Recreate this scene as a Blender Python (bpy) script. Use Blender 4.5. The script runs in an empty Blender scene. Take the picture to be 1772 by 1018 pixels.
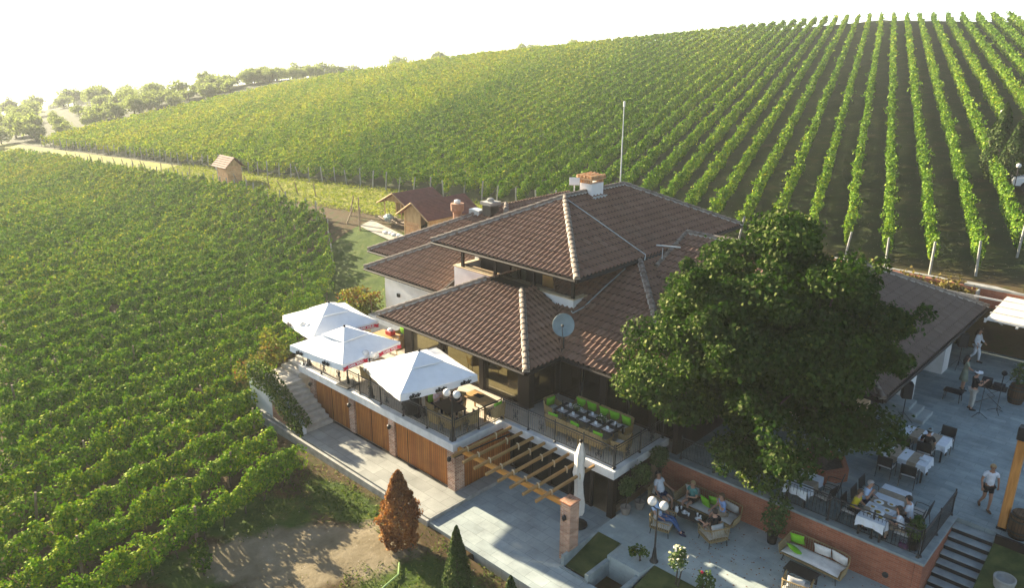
import bpy, math, random
import numpy as np
from mathutils import Vector, Matrix
random.seed(7); rng = np.random.default_rng(7)
rad = math.radians
SC = bpy.context.scene; COL = SC.collection
# ------------------------------------------------------------------ camera
cd = bpy.data.cameras.new('camera'); cam = bpy.data.objects.new('camera', cd); COL.objects.link(cam)
cd.sensor_width = 36; cd.lens = 26.94; cd.clip_start = 0.3; cd.clip_end = 6000
cam.matrix_world = (Matrix.Translation((0, 0, 17)) @ Matrix.Rotation(rad(43.65), 4, 'Z')
                    @ Matrix.Rotation(rad(90 - 18.285), 4, 'X') @ Matrix.Rotation(rad(0.307), 4, 'Z'))
SC.camera = cam
# ------------------------------------------------------------------ sky and sun
SUN_EL, SUN_AZ = 18.0, 270.0        # sun stands over -X
w = bpy.data.worlds.new('World'); SC.world = w; w.use_nodes = True
nt = w.node_tree; nt.nodes.clear()
out = nt.nodes.new('ShaderNodeOutputWorld'); bg = nt.nodes.new('ShaderNodeBackground')
sky = nt.nodes.new('ShaderNodeTexSky'); sky.sky_type = 'NISHITA'; sky.sun_disc = False
sky.sun_elevation = rad(SUN_EL); sky.sun_rotation = rad(SUN_AZ); sky.dust_density = 1.0; sky.air_density = 1.0
bg.inputs['Strength'].default_value = 0.054
# the low sky is white with summer haze
geo = nt.nodes.new('ShaderNodeTexCoord'); sx = nt.nodes.new('ShaderNodeSeparateXYZ'); mr = nt.nodes.new('ShaderNodeMapRange'); mw = nt.nodes.new('ShaderNodeMixRGB')
mr.interpolation_type = 'SMOOTHSTEP'; mr.inputs['From Min'].default_value = .04; mr.inputs['From Max'].default_value = .14
mw.inputs[1].default_value = (8.0, 8.9, 9.8, 1)
nt.links.new(geo.outputs['Generated'], sx.inputs[0]); nt.links.new(sx.outputs['Z'], mr.inputs['Value']); nt.links.new(mr.outputs[0], mw.inputs[0])
nt.links.new(sky.outputs[0], mw.inputs[2]); nt.links.new(mw.outputs[0], bg.inputs[0]); nt.links.new(bg.outputs[0], out.inputs[0])
sd = bpy.data.lights.new('sun', 'SUN'); sd.energy = 5.0; sd.angle = rad(0.6); sd.color = (1, .85, .60)
sun = bpy.data.objects.new('sun', sd); COL.objects.link(sun); sun.location = (-60, 0, 60)
sun.rotation_euler = Vector((math.cos(rad(SUN_EL)), 0.02, -math.sin(rad(SUN_EL)))).to_track_quat('-Z', 'Y').to_euler()
SC.view_settings.view_transform = 'Standard'; SC.view_settings.look = 'None'
SC.view_settings.gamma = 1; SC.view_settings.exposure = 2.3
try: SC.view_settings.use_curve_mapping = False
except Exception: pass
SC.cycles.max_bounces = 8; SC.cycles.transparent_max_bounces = 12; SC.cycles.volume_bounces = 1
SC.cycles.diffuse_bounces = 3; SC.cycles.caustics_reflective = False; SC.cycles.caustics_refractive = False

# ------------------------------------------------------------------ materials
MATS = {}
def _p(name):
    m = bpy.data.materials.new(name); m.use_nodes = True
    return m, m.node_tree.nodes, m.node_tree.links, m.node_tree.nodes['Principled BSDF']
def ramp(N, stops):
    r = N.new('ShaderNodeValToRGB'); e = r.color_ramp.elements
    while len(e) < len(stops): e.new(0.5)
    for el, (p, c) in zip(e, stops): el.position = p; el.color = (*c, 1)
    return r
def noisy(name, a, b, scale=4, rough=.8, bump=0, bscale=40, metal=0, spec=.3, detail=6, lo=.35, hi=.65, coord='Object', stretch=None):
    """plain surface whose own colour wanders between a and b"""
    m, N, L, P = _p(name)
    tc = N.new('ShaderNodeTexCoord'); src = tc.outputs[coord]
    if stretch:
        mp = N.new('ShaderNodeMapping'); mp.inputs['Scale'].default_value = stretch; L.new(src, mp.inputs[0]); src = mp.outputs[0]
    n = N.new('ShaderNodeTexNoise'); n.inputs['Scale'].default_value = scale; n.inputs['Detail'].default_value = detail
    L.new(src, n.inputs['Vector'])
    r = ramp(N, [(lo, a), (hi, b)]); L.new(n.outputs['Fac'], r.inputs[0]); L.new(r.outputs[0], P.inputs['Base Color'])
    P.inputs['Roughness'].default_value = rough; P.inputs['Metallic'].default_value = metal; P.inputs['Specular IOR Level'].default_value = spec
    if bump:
        n2 = N.new('ShaderNodeTexNoise'); n2.inputs['Scale'].default_value = bscale; n2.inputs['Detail'].default_value = 4
        L.new(src, n2.inputs['Vector'])
        bm = N.new('ShaderNodeBump'); bm.inputs['Strength'].default_value = bump; bm.inputs['Distance'].default_value = .02
        L.new(n2.outputs['Fac'], bm.inputs['Height']); L.new(bm.outputs[0], P.inputs['Normal'])
    MATS[name] = m; return m
def bricky(name, c1, c2, mortar, bw, bh, msize=.012, rough=.85, bump=.4, bias=0, offset=.5, blot=None, uvrot=0, spec=.25, vary=.35):
    """masonry / slabs / boards laid out in metres over the box-projected uv"""
    m, N, L, P = _p(name)
    uv = N.new('ShaderNodeUVMap'); uv.uv_map = 'metres'
    mp = N.new('ShaderNodeMapping'); mp.inputs['Rotation'].default_value = (0, 0, uvrot); L.new(uv.outputs[0], mp.inputs[0])
    nz = N.new('ShaderNodeTexNoise'); nz.inputs['Scale'].default_value = 3.0; nz.inputs['Detail'].default_value = 2
    L.new(mp.outputs[0], nz.inputs['Vector'])
    ad = N.new('ShaderNodeMixRGB'); ad.blend_type = 'LINEAR_LIGHT'; ad.inputs[0].default_value = .012
    L.new(mp.outputs[0], ad.inputs[1]); L.new(nz.outputs['Color'], ad.inputs[2])
    b = N.new('ShaderNodeTexBrick'); b.offset = offset
    for k, v in (('Color1', c1), ('Color2', c2), ('Mortar', mortar)): b.inputs[k].default_value = (*v, 1)
    b.inputs['Scale'].default_value = 1; b.inputs['Mortar Size'].default_value = msize; b.inputs['Mortar Smooth'].default_value = .2
    b.inputs['Bias'].default_value = bias; b.inputs['Brick Width'].default_value = bw; b.inputs['Row Height'].default_value = bh
    L.new(ad.outputs[0], b.inputs['Vector'])
    n2 = N.new('ShaderNodeTexNoise'); n2.inputs['Scale'].default_value = .9; n2.inputs['Detail'].default_value = 8; n2.inputs['Roughness'].default_value = .65
    L.new(uv.outputs[0], n2.inputs['Vector'])
    r = ramp(N, [(.3, (1 - vary,) * 3), (.7, (1 + vary,) * 3)]); L.new(n2.outputs['Fac'], r.inputs[0])
    mu = N.new('ShaderNodeMixRGB'); mu.blend_type = 'MULTIPLY'; mu.inputs[0].default_value = 1
    L.new(b.outputs['Color'], mu.inputs[1]); L.new(r.outputs[0], mu.inputs[2]); col = mu.outputs[0]
    if blot:
        n3 = N.new('ShaderNodeTexNoise'); n3.inputs['Scale'].default_value = .35; n3.inputs['Detail'].default_value = 9; n3.inputs['Roughness'].default_value = .7
        L.new(uv.outputs[0], n3.inputs['Vector'])
        r3 = ramp(N, [(.56, (0, 0, 0)), (.72, (1, 1, 1))]); L.new(n3.outputs['Fac'], r3.inputs[0])
        mx = N.new('ShaderNodeMixRGB'); mx.inputs[2].default_value = (*blot, 1); L.new(r3.outputs[0], mx.inputs[0]); L.new(col, mx.inputs[1]); col = mx.outputs[0]
    L.new(col, P.inputs['Base Color'])
    P.inputs['Roughness'].default_value = rough; P.inputs['Specular IOR Level'].default_value = spec
    bm = N.new('ShaderNodeBump'); bm.inputs['Strength'].default_value = bump; bm.inputs['Distance'].default_value = .01; bm.invert = True
    L.new(b.outputs['Fac'], bm.inputs['Height']); L.new(bm.outputs[0], P.inputs['Normal'])
    MATS[name] = m; return m
def leafy(name, stops, trans=.35, tcol=1.6, gloss=.02):
    """leaves: every leaf its own hue (attribute rnd), light shines through"""
    m = bpy.data.materials.new(name); m.use_nodes = True; N = m.node_tree.nodes; L = m.node_tree.links; N.clear()
    at = N.new('ShaderNodeAttribute'); at.attribute_name = 'rnd'
    r = ramp(N, stops); L.new(at.outputs['Fac'], r.inputs[0])
    d = N.new('ShaderNodeBsdfDiffuse'); t = N.new('ShaderNodeBsdfTranslucent'); g = N.new('ShaderNodeBsdfGlossy')
    g.inputs['Roughness'].default_value = .55; g.inputs['Color'].default_value = (.9, .85, .5, 1)
    br = N.new('ShaderNodeMixRGB'); br.blend_type = 'MULTIPLY'; br.inputs[0].default_value = 1; br.inputs[2].default_value = (tcol * 1.0, tcol * 1.05, tcol * .45, 1)
    L.new(r.outputs[0], d.inputs[0]); L.new(r.outputs[0], br.inputs[1]); L.new(br.outputs[0], t.inputs[0])
    a = N.new('ShaderNodeMixShader'); a.inputs[0].default_value = trans; L.new(d.outputs[0], a.inputs[1]); L.new(t.outputs[0], a.inputs[2])
    b = N.new('ShaderNodeMixShader'); b.inputs[0].default_value = gloss; L.new(a.outputs[0], b.inputs[1]); L.new(g.outputs[0], b.inputs[2])
    o = N.new('ShaderNodeOutputMaterial'); L.new(b.outputs[0], o.inputs[0]); MATS[name] = m; return m
def glassy(name, tint, refl=.14, rough=.02):
    m = bpy.data.materials.new(name); m.use_nodes = True; N = m.node_tree.nodes; L = m.node_tree.links; N.clear()
    t = N.new('ShaderNodeBsdfTransparent'); t.inputs[0].default_value = (*tint, 1)
    g = N.new('ShaderNodeBsdfGlossy'); g.inputs['Roughness'].default_value = rough
    f = N.new('ShaderNodeLayerWeight'); pw = N.new('ShaderNodeMath'); pw.operation = 'POWER'; pw.inputs[1].default_value = 4; L.new(f.outputs['Facing'], pw.inputs[0])
    mm = N.new('ShaderNodeMath'); mm.operation = 'MULTIPLY_ADD'; mm.inputs[1].default_value = .5; mm.inputs[2].default_value = .02 + refl * .2; L.new(pw.outputs[0], mm.inputs[0])
    a = N.new('ShaderNodeMixShader'); L.new(mm.outputs[0], a.inputs[0]); L.new(t.outputs[0], a.inputs[1]); L.new(g.outputs[0], a.inputs[2])
    o = N.new('ShaderNodeOutputMaterial'); L.new(a.outputs[0], o.inputs[0]); MATS[name] = m; return m

def tile_mat(name, a, b, c):
    m, N, L, P = _p(name)
    at = N.new('ShaderNodeAttribute'); at.attribute_name = 'rnd'
    r = ramp(N, [(0, a), (.5, b), (1, c)]); L.new(at.outputs['Fac'], r.inputs[0])
    tc = N.new('ShaderNodeTexCoord'); n = N.new('ShaderNodeTexNoise'); n.inputs['Scale'].default_value = .7; n.inputs['Detail'].default_value = 8; n.inputs['Roughness'].default_value = .7
    L.new(tc.outputs['Object'], n.inputs['Vector']); r2 = ramp(N, [(.56, (0, 0, 0)), (.95, (1, 1, 1))]); L.new(n.outputs['Fac'], r2.inputs[0])
    mx = N.new('ShaderNodeMixRGB'); mx.inputs[2].default_value = (.11, .10, .075, 1); L.new(r2.outputs[0], mx.inputs[0]); L.new(r.outputs[0], mx.inputs[1])
    L.new(mx.outputs[0], P.inputs['Base Color']); P.inputs['Roughness'].default_value = .7; P.inputs['Specular IOR Level'].default_value = .3
    MATS[name] = m
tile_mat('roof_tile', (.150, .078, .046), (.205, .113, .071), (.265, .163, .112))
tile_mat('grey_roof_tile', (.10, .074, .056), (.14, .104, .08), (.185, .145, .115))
noisy('tile_edge_shade', (.020, .012, .008), (.045, .027, .018), scale=6)  # shadow line and dirt of each tile course, painted dark on the riser
noisy('ridge_tile', (.12, .092, .072), (.25, .21, .17), scale=6, bump=.3)
noisy('mortar', (.26, .24, .21), (.40, .37, .32), scale=8, bump=.3)
noisy('white_plaster', (.70, .69, .66), (.80, .79, .77), scale=1.5, rough=.9, bump=.08, bscale=30)
noisy('grey_plaster', (.38, .37, .35), (.48, .47, .45), scale=1.5, rough=.9)
noisy('slab_edge', (.58, .58, .57), (.72, .72, .71), scale=2.5, rough=.85, bump=.1)
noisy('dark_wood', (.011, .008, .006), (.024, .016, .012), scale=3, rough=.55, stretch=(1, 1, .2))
noisy('orange_wall', (.50, .25, .07), (.62, .34, .11), scale=2)
noisy('interior_wall', (.24, .17, .10), (.34, .25, .155), scale=1)
noisy('cream_trim', (.52, .40, .24), (.64, .52, .34), scale=4)
bricky('brick', (.30, .105, .05), (.42, .17, .085), (.42, .34, .27), .24, .075, msize=.008, vary=.3)
bricky('old_brick', (.33, .15, .09), (.55, .33, .22), (.56, .47, .38), .24, .075, msize=.009, vary=.5, bias=-.1)
bricky('wall_brick', (.27, .085, .045), (.37, .13, .07), (.32, .2, .14), .24, .072, msize=.006, vary=.22)
bricky('planks', (.29, .086, .014), (.44, .160, .032), (.07, .026, .009), .125, 6, msize=.009, rough=.5, offset=0, vary=.28, bump=.5)
bricky('paving', (.27, .315, .315), (.33, .375, .37), (.19, .215, .21), .8, .45, msize=.007, vary=.26, blot=(.36, .40, .395), bump=.25)
bricky('path_paving', (.25, .255, .235), (.32, .325, .30), (.16, .16, .15), 1.0, .55, msize=.008, vary=.22, bump=.25)
bricky('plaza_paving', (.20, .25, .255), (.26, .315, .315), (.14, .175, .175), .9, .30, msize=.006, vary=.28, blot=(.29, .335, .33), bump=.25)
bricky('lounge_paving', (.32, .375, .365), (.39, .44, .425), (.25, .285, .275), 1.2, .8, msize=.004, vary=.26, blot=(.33, .345, .29), bump=.12)
bricky('terrace_tile', (.50, .44, .36), (.58, .52, .43), (.40, .35, .28), .9, .2, msize=.006, vary=.12, bump=.15)
noisy('step_stone', (.24, .28, .28), (.34, .38, .375), scale=3, bump=.2)
noisy('travertine', (.42, .385, .32), (.56, .52, .45), scale=4, bump=.2)
noisy('coping', (.20, .235, .235), (.29, .33, .325), scale=3, bump=.2)
noisy('concrete', (.24, .24, .22), (.36, .355, .33), scale=3, bump=.2)
noisy('black_iron', (.010, .011, .011), (.022, .022, .022), scale=8, rough=.45, spec=.5)
noisy('black_plastic', (.012, .013, .014), (.022, .023, .024), scale=5, rough=.5)
noisy('canvas_white', (.80, .80, .79), (.86, .86, .85), scale=3, rough=.9, bump=.5, bscale=2.5)
noisy('canvas_cream', (.66, .60, .52), (.76, .71, .63), scale=4, rough=.9, bump=.2, bscale=12)
noisy('red_print', (.52, .02, .05), (.60, .03, .07), scale=5)
noisy('white_print', (.78, .78, .80), (.84, .84, .85), scale=5)
noisy('black_print', (.02, .02, .02), (.03, .03, .03), scale=5)
noisy('pergola_wood', (.50, .21, .035), (.64, .30, .06), scale=5, rough=.5, stretch=(.3, 2, 2))
noisy('rafter_wood', (.27, .15, .05), (.40, .24, .09), scale=5, rough=.55, stretch=(2, .3, 2))
noisy('post_wood', (.45, .19, .045), (.60, .28, .075), scale=6, rough=.5, stretch=(3, 3, .3))
noisy('wicker', (.22, .15, .06), (.38, .27, .12), scale=28, rough=.7, bump=.6, bscale=90)
noisy('rope', (.24, .185, .095), (.36, .28, .155), scale=20, rough=.75, bump=.4, bscale=70)
noisy('green_cushion', (.17, .42, .015), (.22, .52, .025), scale=5, rough=.9)
noisy('grey_cushion', (.42, .41, .38), (.52, .51, .48), scale=5, rough=.95, bump=.15, bscale=60)
noisy('cream_cushion', (.58, .56, .52), (.70, .68, .64), scale=5, rough=.95)
noisy('dark_table', (.018, .016, .014), (.035, .03, .026), scale=5, rough=.35, spec=.5)
noisy('wood_table', (.40, .23, .09), (.54, .33, .14), scale=5, rough=.5, stretch=(.4, 3, 1))
noisy('cloth_white', (.58, .62, .66), (.68, .72, .76), scale=4, rough=.95)
noisy('cloth_beige', (.27, .22, .16), (.34, .28, .205), scale=9, rough=.95)
noisy('placemat', (.35, .33, .32), (.5, .48, .47), scale=30, rough=.8)
noisy('china', (.74, .75, .76), (.82, .83, .84), scale=4, rough=.2, spec=.5)
noisy('food', (.30, .14, .03), (.38, .34, .06), scale=30)
noisy('terracotta', (.26, .14, .085), (.36, .20, .125), scale=5)
noisy('grey_pot', (.28, .24, .2), (.36, .31, .26), scale=5)
noisy('bark', (.035, .027, .02), (.075, .056, .04), scale=12, bump=.8, bscale=25, stretch=(1, 1, .3))
noisy('vine_wood', (.055, .04, .03), (.11, .085, .06), scale=12)
noisy('post_concrete', (.24, .24, .21), (.34, .33, .30), scale=6)
noisy('stake_wood', (.17, .12, .075), (.28, .21, .14), scale=6)
noisy('rust_roof', (.125, .034, .022), (.175, .052, .032), scale=3, rough=.6, bump=.15)
bricky('shed_block', (.52, .25, .10), (.62, .34, .15), (.52, .40, .26), .25, .25, msize=.012, vary=.3)
noisy('shed_wood', (.40, .24, .10), (.55, .36, .18), scale=4, stretch=(1, 1, .3))
noisy('galvanised', (.40, .43, .44), (.5, .53, .54), scale=3, rough=.4, metal=.3)
noisy('dish_grey', (.17, .23, .245), (.22, .285, .30), scale=3, rough=.5)
noisy('skin', (.40, .22, .145), (.47, .27, .185), scale=6, rough=.55)
noisy('skin_tan', (.29, .145, .085), (.35, .185, .115), scale=6, rough=.55)
noisy('hair_dark', (.012, .009, .008), (.03, .02, .016), scale=20, rough=.5)
noisy('hair_blond', (.28, .19, .09), (.42, .30, .15), scale=20, rough=.5)
noisy('hair_brown', (.06, .035, .02), (.11, .065, .035), scale=20, rough=.5)
noisy('hair_grey', (.25, .245, .24), (.36, .355, .35), scale=20, rough=.6)
for nm, c in dict(white_cloth=(.62, .66, .72), blue_shirt=(.24, .36, .62), pale_blue=(.42, .56, .76), black_cloth=(.012, .012, .014), denim=(.045, .10, .23),
                  yellow_cloth=(.52, .43, .02), teal_cloth=(.08, .24, .22), khaki=(.30, .24, .17), pale_trousers=(.45, .44, .40), pink_cloth=(.62, .45, .47),
                  sage_cloth=(.27, .30, .22), navy=(.02, .03, .07), brown_leather=(.10, .05, .025), purple_cloth=(.10, .04, .09)).items():
    noisy(nm, tuple(x * .88 for x in c), tuple(min(1, x * 1.1) for x in c), scale=8, rough=.9)
glassy('window_glass', (.68, .67, .58), .03); glassy('dark_glass', (.30, .31, .28), .05)
glassy('clear_glass', (.92, .95, .95), .1)
noisy('globe_glass', (.72, .68, .62), (.80, .76, .70), scale=3, rough=.15, spec=.6)
noisy('canopy_panel', (.66, .63, .55), (.74, .71, .63), scale=2, rough=.4)
noisy('canopy_frame', (.58, .56, .52), (.66, .64, .6), scale=2, rough=.5)
noisy('car_white', (.70, .71, .72), (.74, .75, .76), scale=2, rough=.25, spec=.6)
noisy('car_dark', (.03, .035, .05), (.04, .045, .06), scale=2, rough=.25, spec=.6)
noisy('car_glass', (.015, .02, .025), (.02, .025, .03), scale=2, rough=.1, spec=.7)
noisy('tyre', (.012, .012, .012), (.02, .02, .02), scale=8, rough=.9)
noisy('hose_green', (.22, .34, .12), (.30, .42, .17), scale=8, rough=.5)
noisy('orange_shade', (.70, .20, .02), (.78, .26, .04), scale=5)
noisy('red_plastic', (.50, .03, .03), (.6, .05, .04), scale=4, rough=.4)
noisy('tarp', (.10, .22, .20), (.34, .38, .36), scale=9, rough=.7)
bricky('barrel_wood', (.075, .042, .022), (.12, .07, .035), (.03, .02, .01), .09, 3, msize=.008, offset=0)
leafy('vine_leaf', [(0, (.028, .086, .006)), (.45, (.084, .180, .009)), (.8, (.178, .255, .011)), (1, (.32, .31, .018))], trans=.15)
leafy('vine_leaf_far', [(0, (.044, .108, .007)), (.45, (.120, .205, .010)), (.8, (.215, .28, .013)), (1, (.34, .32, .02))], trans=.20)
leafy('oak_leaf', [(0, (.010, .032, .005)), (.5, (.023, .058, .007)), (.85, (.050, .090, .010)), (1, (.10, .13, .016))], trans=.22, gloss=.022)
leafy('conifer_leaf', [(0, (.014, .034, .010)), (.6, (.03, .065, .014)), (1, (.06, .10, .02))], trans=.12)
leafy('dead_leaf', [(0, (.12, .045, .018)), (.5, (.24, .085, .028)), (.85, (.34, .15, .05)), (1, (.36, .24, .12))], trans=.25)
leafy('ivy_leaf', [(0, (.03, .07, .012)), (.6, (.075, .13, .016)), (.9, (.22, .22, .025)), (1, (.34, .24, .04))], trans=.35)
leafy('autumn_leaf', [(0, (.06, .09, .015)), (.50, (.15, .16, .03)), (.75, (.14, .06, .025)), (1, (.20, .06, .03))], trans=.3)
leafy('shrub_leaf', [(0, (.03, .06, .018)), (.6, (.06, .11, .03)), (1, (.11, .16, .05))], trans=.25)
leafy('straw_leaf', [(0, (.09, .08, .02)), (.6, (.17, .13, .04)), (1, (.26, .20, .06))], trans=.25)
leafy('forest_leaf_hazed', [(0, (.16, .20, .10)), (.6, (.23, .27, .13)), (1, (.30, .32, .17))], trans=.5, tcol=1.2)  # leaf colour paled to stand in for distance haze
leafy('petal', [(0, (.62, .58, .56)), (1, (.82, .79, .78))], trans=.3)
leafy('grass_blade', [(0, (.035, .065, .012)), (.6, (.07, .105, .018)), (1, (.20, .17, .06))], trans=.3)

# ------------------------------------------------------------------ builders
class MB:
    def __init__(s): s.v = []; s.f = []; s.m = []; s.a = []
    def add(s, vs, fs, mi=0, rnd=None):
        b = len(s.v); s.v.extend(tuple(p) for p in vs)
        for f in fs:
            s.f.append(tuple(b + i for i in f)); s.m.append(mi)
        return s
    def box(s, x0, x1, y0, y1, z0, z1, mi=0, M=None):
        vs = [(x, y, z) for z in (z0, z1) for y in (y0, y1) for x in (x0, x1)]
        if M is not None: vs = [M @ Vector(p) for p in vs]
        return s.add(vs, [(0, 2, 3, 1), (4, 5, 7, 6), (0, 1, 5, 4), (2, 6, 7, 3), (0, 4, 6, 2), (1, 3, 7, 5)], mi)
    def bbox(s, x0, x1, y0, y1, z0, z1, b=.02, mi=0, M=None):
        """box with bevelled edges"""
        vs = []
        for z in (z0, z1):
            q = b if z == z0 else b
            for (zz, ins) in (((z0, b), (z0 + b, 0)) if z == z0 else ((z1 - b, 0), (z1, b))):
                for (x, y) in ((x0 + b, y0), (x1 - b, y0), (x1, y0 + b), (x1, y1 - b), (x1 - b, y1), (x0 + b, y1), (x0, y1 - b), (x0, y0 + b)):
                    vs.append((min(max(x, x0 + ins), x1 - ins), min(max(y, y0 + ins), y1 - ins), zz))
        if M is not None: vs = [M @ Vector(p) for p in vs]
        fs = [tuple(reversed(range(8))), tuple(range(24, 32))]
        for k in range(3):
            for i in range(8): j = (i + 1) % 8; fs.append((k * 8 + i, k * 8 + j, k * 8 + 8 + j, k * 8 + 8 + i))
        return s.add(vs, fs, mi)
    def poly(s, pts, mi=0): return s.add(pts, [tuple(range(len(pts)))], mi)
    def prism(s, pts, z0, z1, mi=0):
        n = len(pts); vs = [(x, y, z0) for x, y in pts] + [(x, y, z1) for x, y in pts]
        return s.add(vs, [tuple(reversed(range(n))), tuple(range(n, 2 * n))] + [(i, (i + 1) % n, n + (i + 1) % n, n + i) for i in range(n)], mi)
    def tube(s, pts, r, n=6, mi=0, cap=True):
        pts = [Vector(p) for p in pts]; k = len(pts); R = r if isinstance(r, (list, tuple)) else [r] * k
        vs = []; up = None
        for i, p in enumerate(pts):
            d = (pts[min(i + 1, k - 1)] - pts[max(i - 1, 0)])
            d = d.normalized() if d.length > 1e-9 else Vector((0, 0, 1))
            if up is None:
                up = Vector((0, 0, 1)) if abs(d.z) < .9 else Vector((1, 0, 0))
            a = d.cross(up); a = a.normalized() if a.length > 1e-6 else d.orthogonal().normalized(); b = a.cross(d).normalized(); up = b
            for j in range(n):
                t = 2 * math.pi * j / n; vs.append(p + (a * math.cos(t) + b * math.sin(t)) * R[i])
        fs = [(i * n + j, i * n + (j + 1) % n, (i + 1) * n + (j + 1) % n, (i + 1) * n + j) for i in range(k - 1) for j in range(n)]
        if cap: fs += [tuple(reversed(range(n))), tuple(range((k - 1) * n, k * n))]
        return s.add(vs, fs, mi)
    def lathe(s, prof, c=(0, 0, 0), n=16, mi=0, ecc=1.0):
        vs = []
        for r, z in prof:
            for j in range(n):
                t = 2 * math.pi * j / n; vs.append((c[0] + r * math.cos(t), c[1] + r * ecc * math.sin(t), c[2] + z))
        k = len(prof)
        fs = [(i * n + j, i * n + (j + 1) % n, (i + 1) * n + (j + 1) % n, (i + 1) * n + j) for i in range(k - 1) for j in range(n)]
        fs += [tuple(reversed(range(n))), tuple(range((k - 1) * n, k * n))]
        return s.add(vs, fs, mi)
    def ball(s, c, r, nu=10, nv=7, mi=0, sc=(1, 1, 1)):
        prof = [(math.sin(math.pi * (i + .001) / (nv + .002)), -math.cos(math.pi * i / nv)) for i in range(nv + 1)]
        vs = []
        for a, z in prof:
            for j in range(nu):
                t = 2 * math.pi * j / nu; vs.append((c[0] + r * sc[0] * a * math.cos(t), c[1] + r * sc[1] * a * math.sin(t), c[2] + r * sc[2] * z))
        fs = [(i * nu + j, i * nu + (j + 1) % nu, (i + 1) * nu + (j + 1) % nu, (i + 1) * nu + j) for i in range(nv) for j in range(nu)]
        return s.add(vs, fs, mi)
    def pillow(s, c, w, d, h, M=None, mi=0, n=7):
        """soft cushion: w x d with height h, pinched at the rim"""
        vs = []; fs = []
        for side in (1, -1):
            b = len(vs)
            for i in range(n):
                for j in range(n):
                    u = -1 + 2 * i / (n - 1); v = -1 + 2 * j / (n - 1)
                    k = (max(0, 1 - abs(u) ** 3) * max(0, 1 - abs(v) ** 3)) ** .5
                    ins = 1 - .06 * (1 - abs(u)) * (abs(v) > .99) - .06 * (1 - abs(v)) * (abs(u) > .99)
                    vs.append(Vector((u * w / 2 * ins, v * d / 2 * ins, side * h / 2 * (.12 + .88 * k))))
            for i in range(n - 1):
                for j in range(n - 1):
                    q = (b + i * n + j, b + (i + 1) * n + j, b + (i + 1) * n + j + 1, b + i * n + j + 1)
                    fs.append(q if side > 0 else q[::-1])
        o = n * n
        rim = [(i, 0) for i in range(n)] + [(n - 1, j) for j in range(1, n)] + [(i, n - 1) for i in range(n - 2, -1, -1)] + [(0, j) for j in range(n - 2, 0, -1)]
        for a, b2 in zip(rim, rim[1:] + rim[:1]):
            p = a[0] * n + a[1]; q = b2[0] * n + b2[1]; fs.append((p, o + p, o + q, q))
        if M is not None: vs = [M @ p for p in vs]
        return s.add([Vector(c) + p for p in vs], fs, mi)
    def mesh(s, name, mats, smooth=False, off=None, rnd=None):
        me = bpy.data.meshes.new(name)
        V = np.array(s.v, dtype=np.float64).reshape(-1, 3)
        if off is not None: V = V - np.array(off)
        me.from_pydata(V.tolist(), [], s.f)
        for m in (mats if isinstance(mats, (list, tuple)) else [mats]): me.materials.append(MATS[m])
        me.polygons.foreach_set('material_index', np.array(s.m, dtype=np.int32))
        if smooth: me.polygons.foreach_set('use_smooth', np.ones(len(s.f), dtype=bool))
        boxuv(me, np.array(s.v, dtype=np.float64).reshape(-1, 3))
        if rnd is not None:
            at = me.attributes.new('rnd', 'FLOAT', 'FACE'); at.data.foreach_set('value', np.asarray(rnd, dtype=np.float32))
        me.update(); return me
    def build(s, name, mats, parent=None, smooth=False, off=None, rnd=None, loc=None):
        o = bpy.data.objects.new(name, s.mesh(name, mats, smooth, off, rnd)); COL.objects.link(o)
        if parent is not None: o.parent = parent
        if loc is not None: o.location = loc
        return o
def boxuv(me, V):
    nl = len(me.loops)
    if nl == 0: return
    vi = np.empty(nl, dtype=np.int32); me.loops.foreach_get('vertex_index', vi)
    npoly = len(me.polygons); nor = np.empty(npoly * 3, dtype=np.float32); me.polygons.foreach_get('normal', nor); nor = np.abs(nor.reshape(-1, 3))
    lt = np.empty(npoly, dtype=np.int32); me.polygons.foreach_get('loop_total', lt)
    ax = np.repeat(np.argmax(nor, 1), lt); P = V[vi]
    uv = np.where((ax == 2)[:, None], P[:, :2], np.where((ax == 0)[:, None], P[:, [1, 2]], P[:, [0, 2]]))
    l = me.uv_layers.new(name='metres'); l.data.foreach_set('uv', uv.astype(np.float32).ravel())
def tag(o, label=None, cat=None, group=None, kind=None):
    if label: o['label'] = label
    if cat: o['category'] = cat
    if group: o['group'] = group
    if kind: o['kind'] = kind
    return o
def thing(name, label, cat, loc=(0, 0, 0), rot=0, group=None):
    o = bpy.data.objects.new(name, None); COL.objects.link(o); o.location = loc; o.rotation_euler = (0, 0, rot)
    o.empty_display_size = .3
    return tag(o, label, cat, group)
def dup(root, loc=None, rot=None, label=None, group=None, scale=None):
    def cp(o, par):
        c = o.copy(); COL.objects.link(c)
        if par is not None: c.parent = par
        for ch in kids.get(o, []): cp(ch, c)
        return c
    kids = {}
    def walk(o):
        kids[o] = list(o.children)
        for ch in o.children: walk(ch)
    walk(root)
    r = cp(root, None)
    if loc is not None: r.location = loc
    if rot is not None: r.rotation_euler = (0, 0, rot)
    if scale is not None: r.scale = scale if isinstance(scale, (tuple, list)) else (scale,) * 3
    if label: r['label'] = label
    if group: r['group'] = group
    return r
def struct(name, mb, mats, smooth=False, rnd=None):
    o = mb.build(name, mats, None, smooth, None, rnd); o['kind'] = 'structure'; return o
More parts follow.
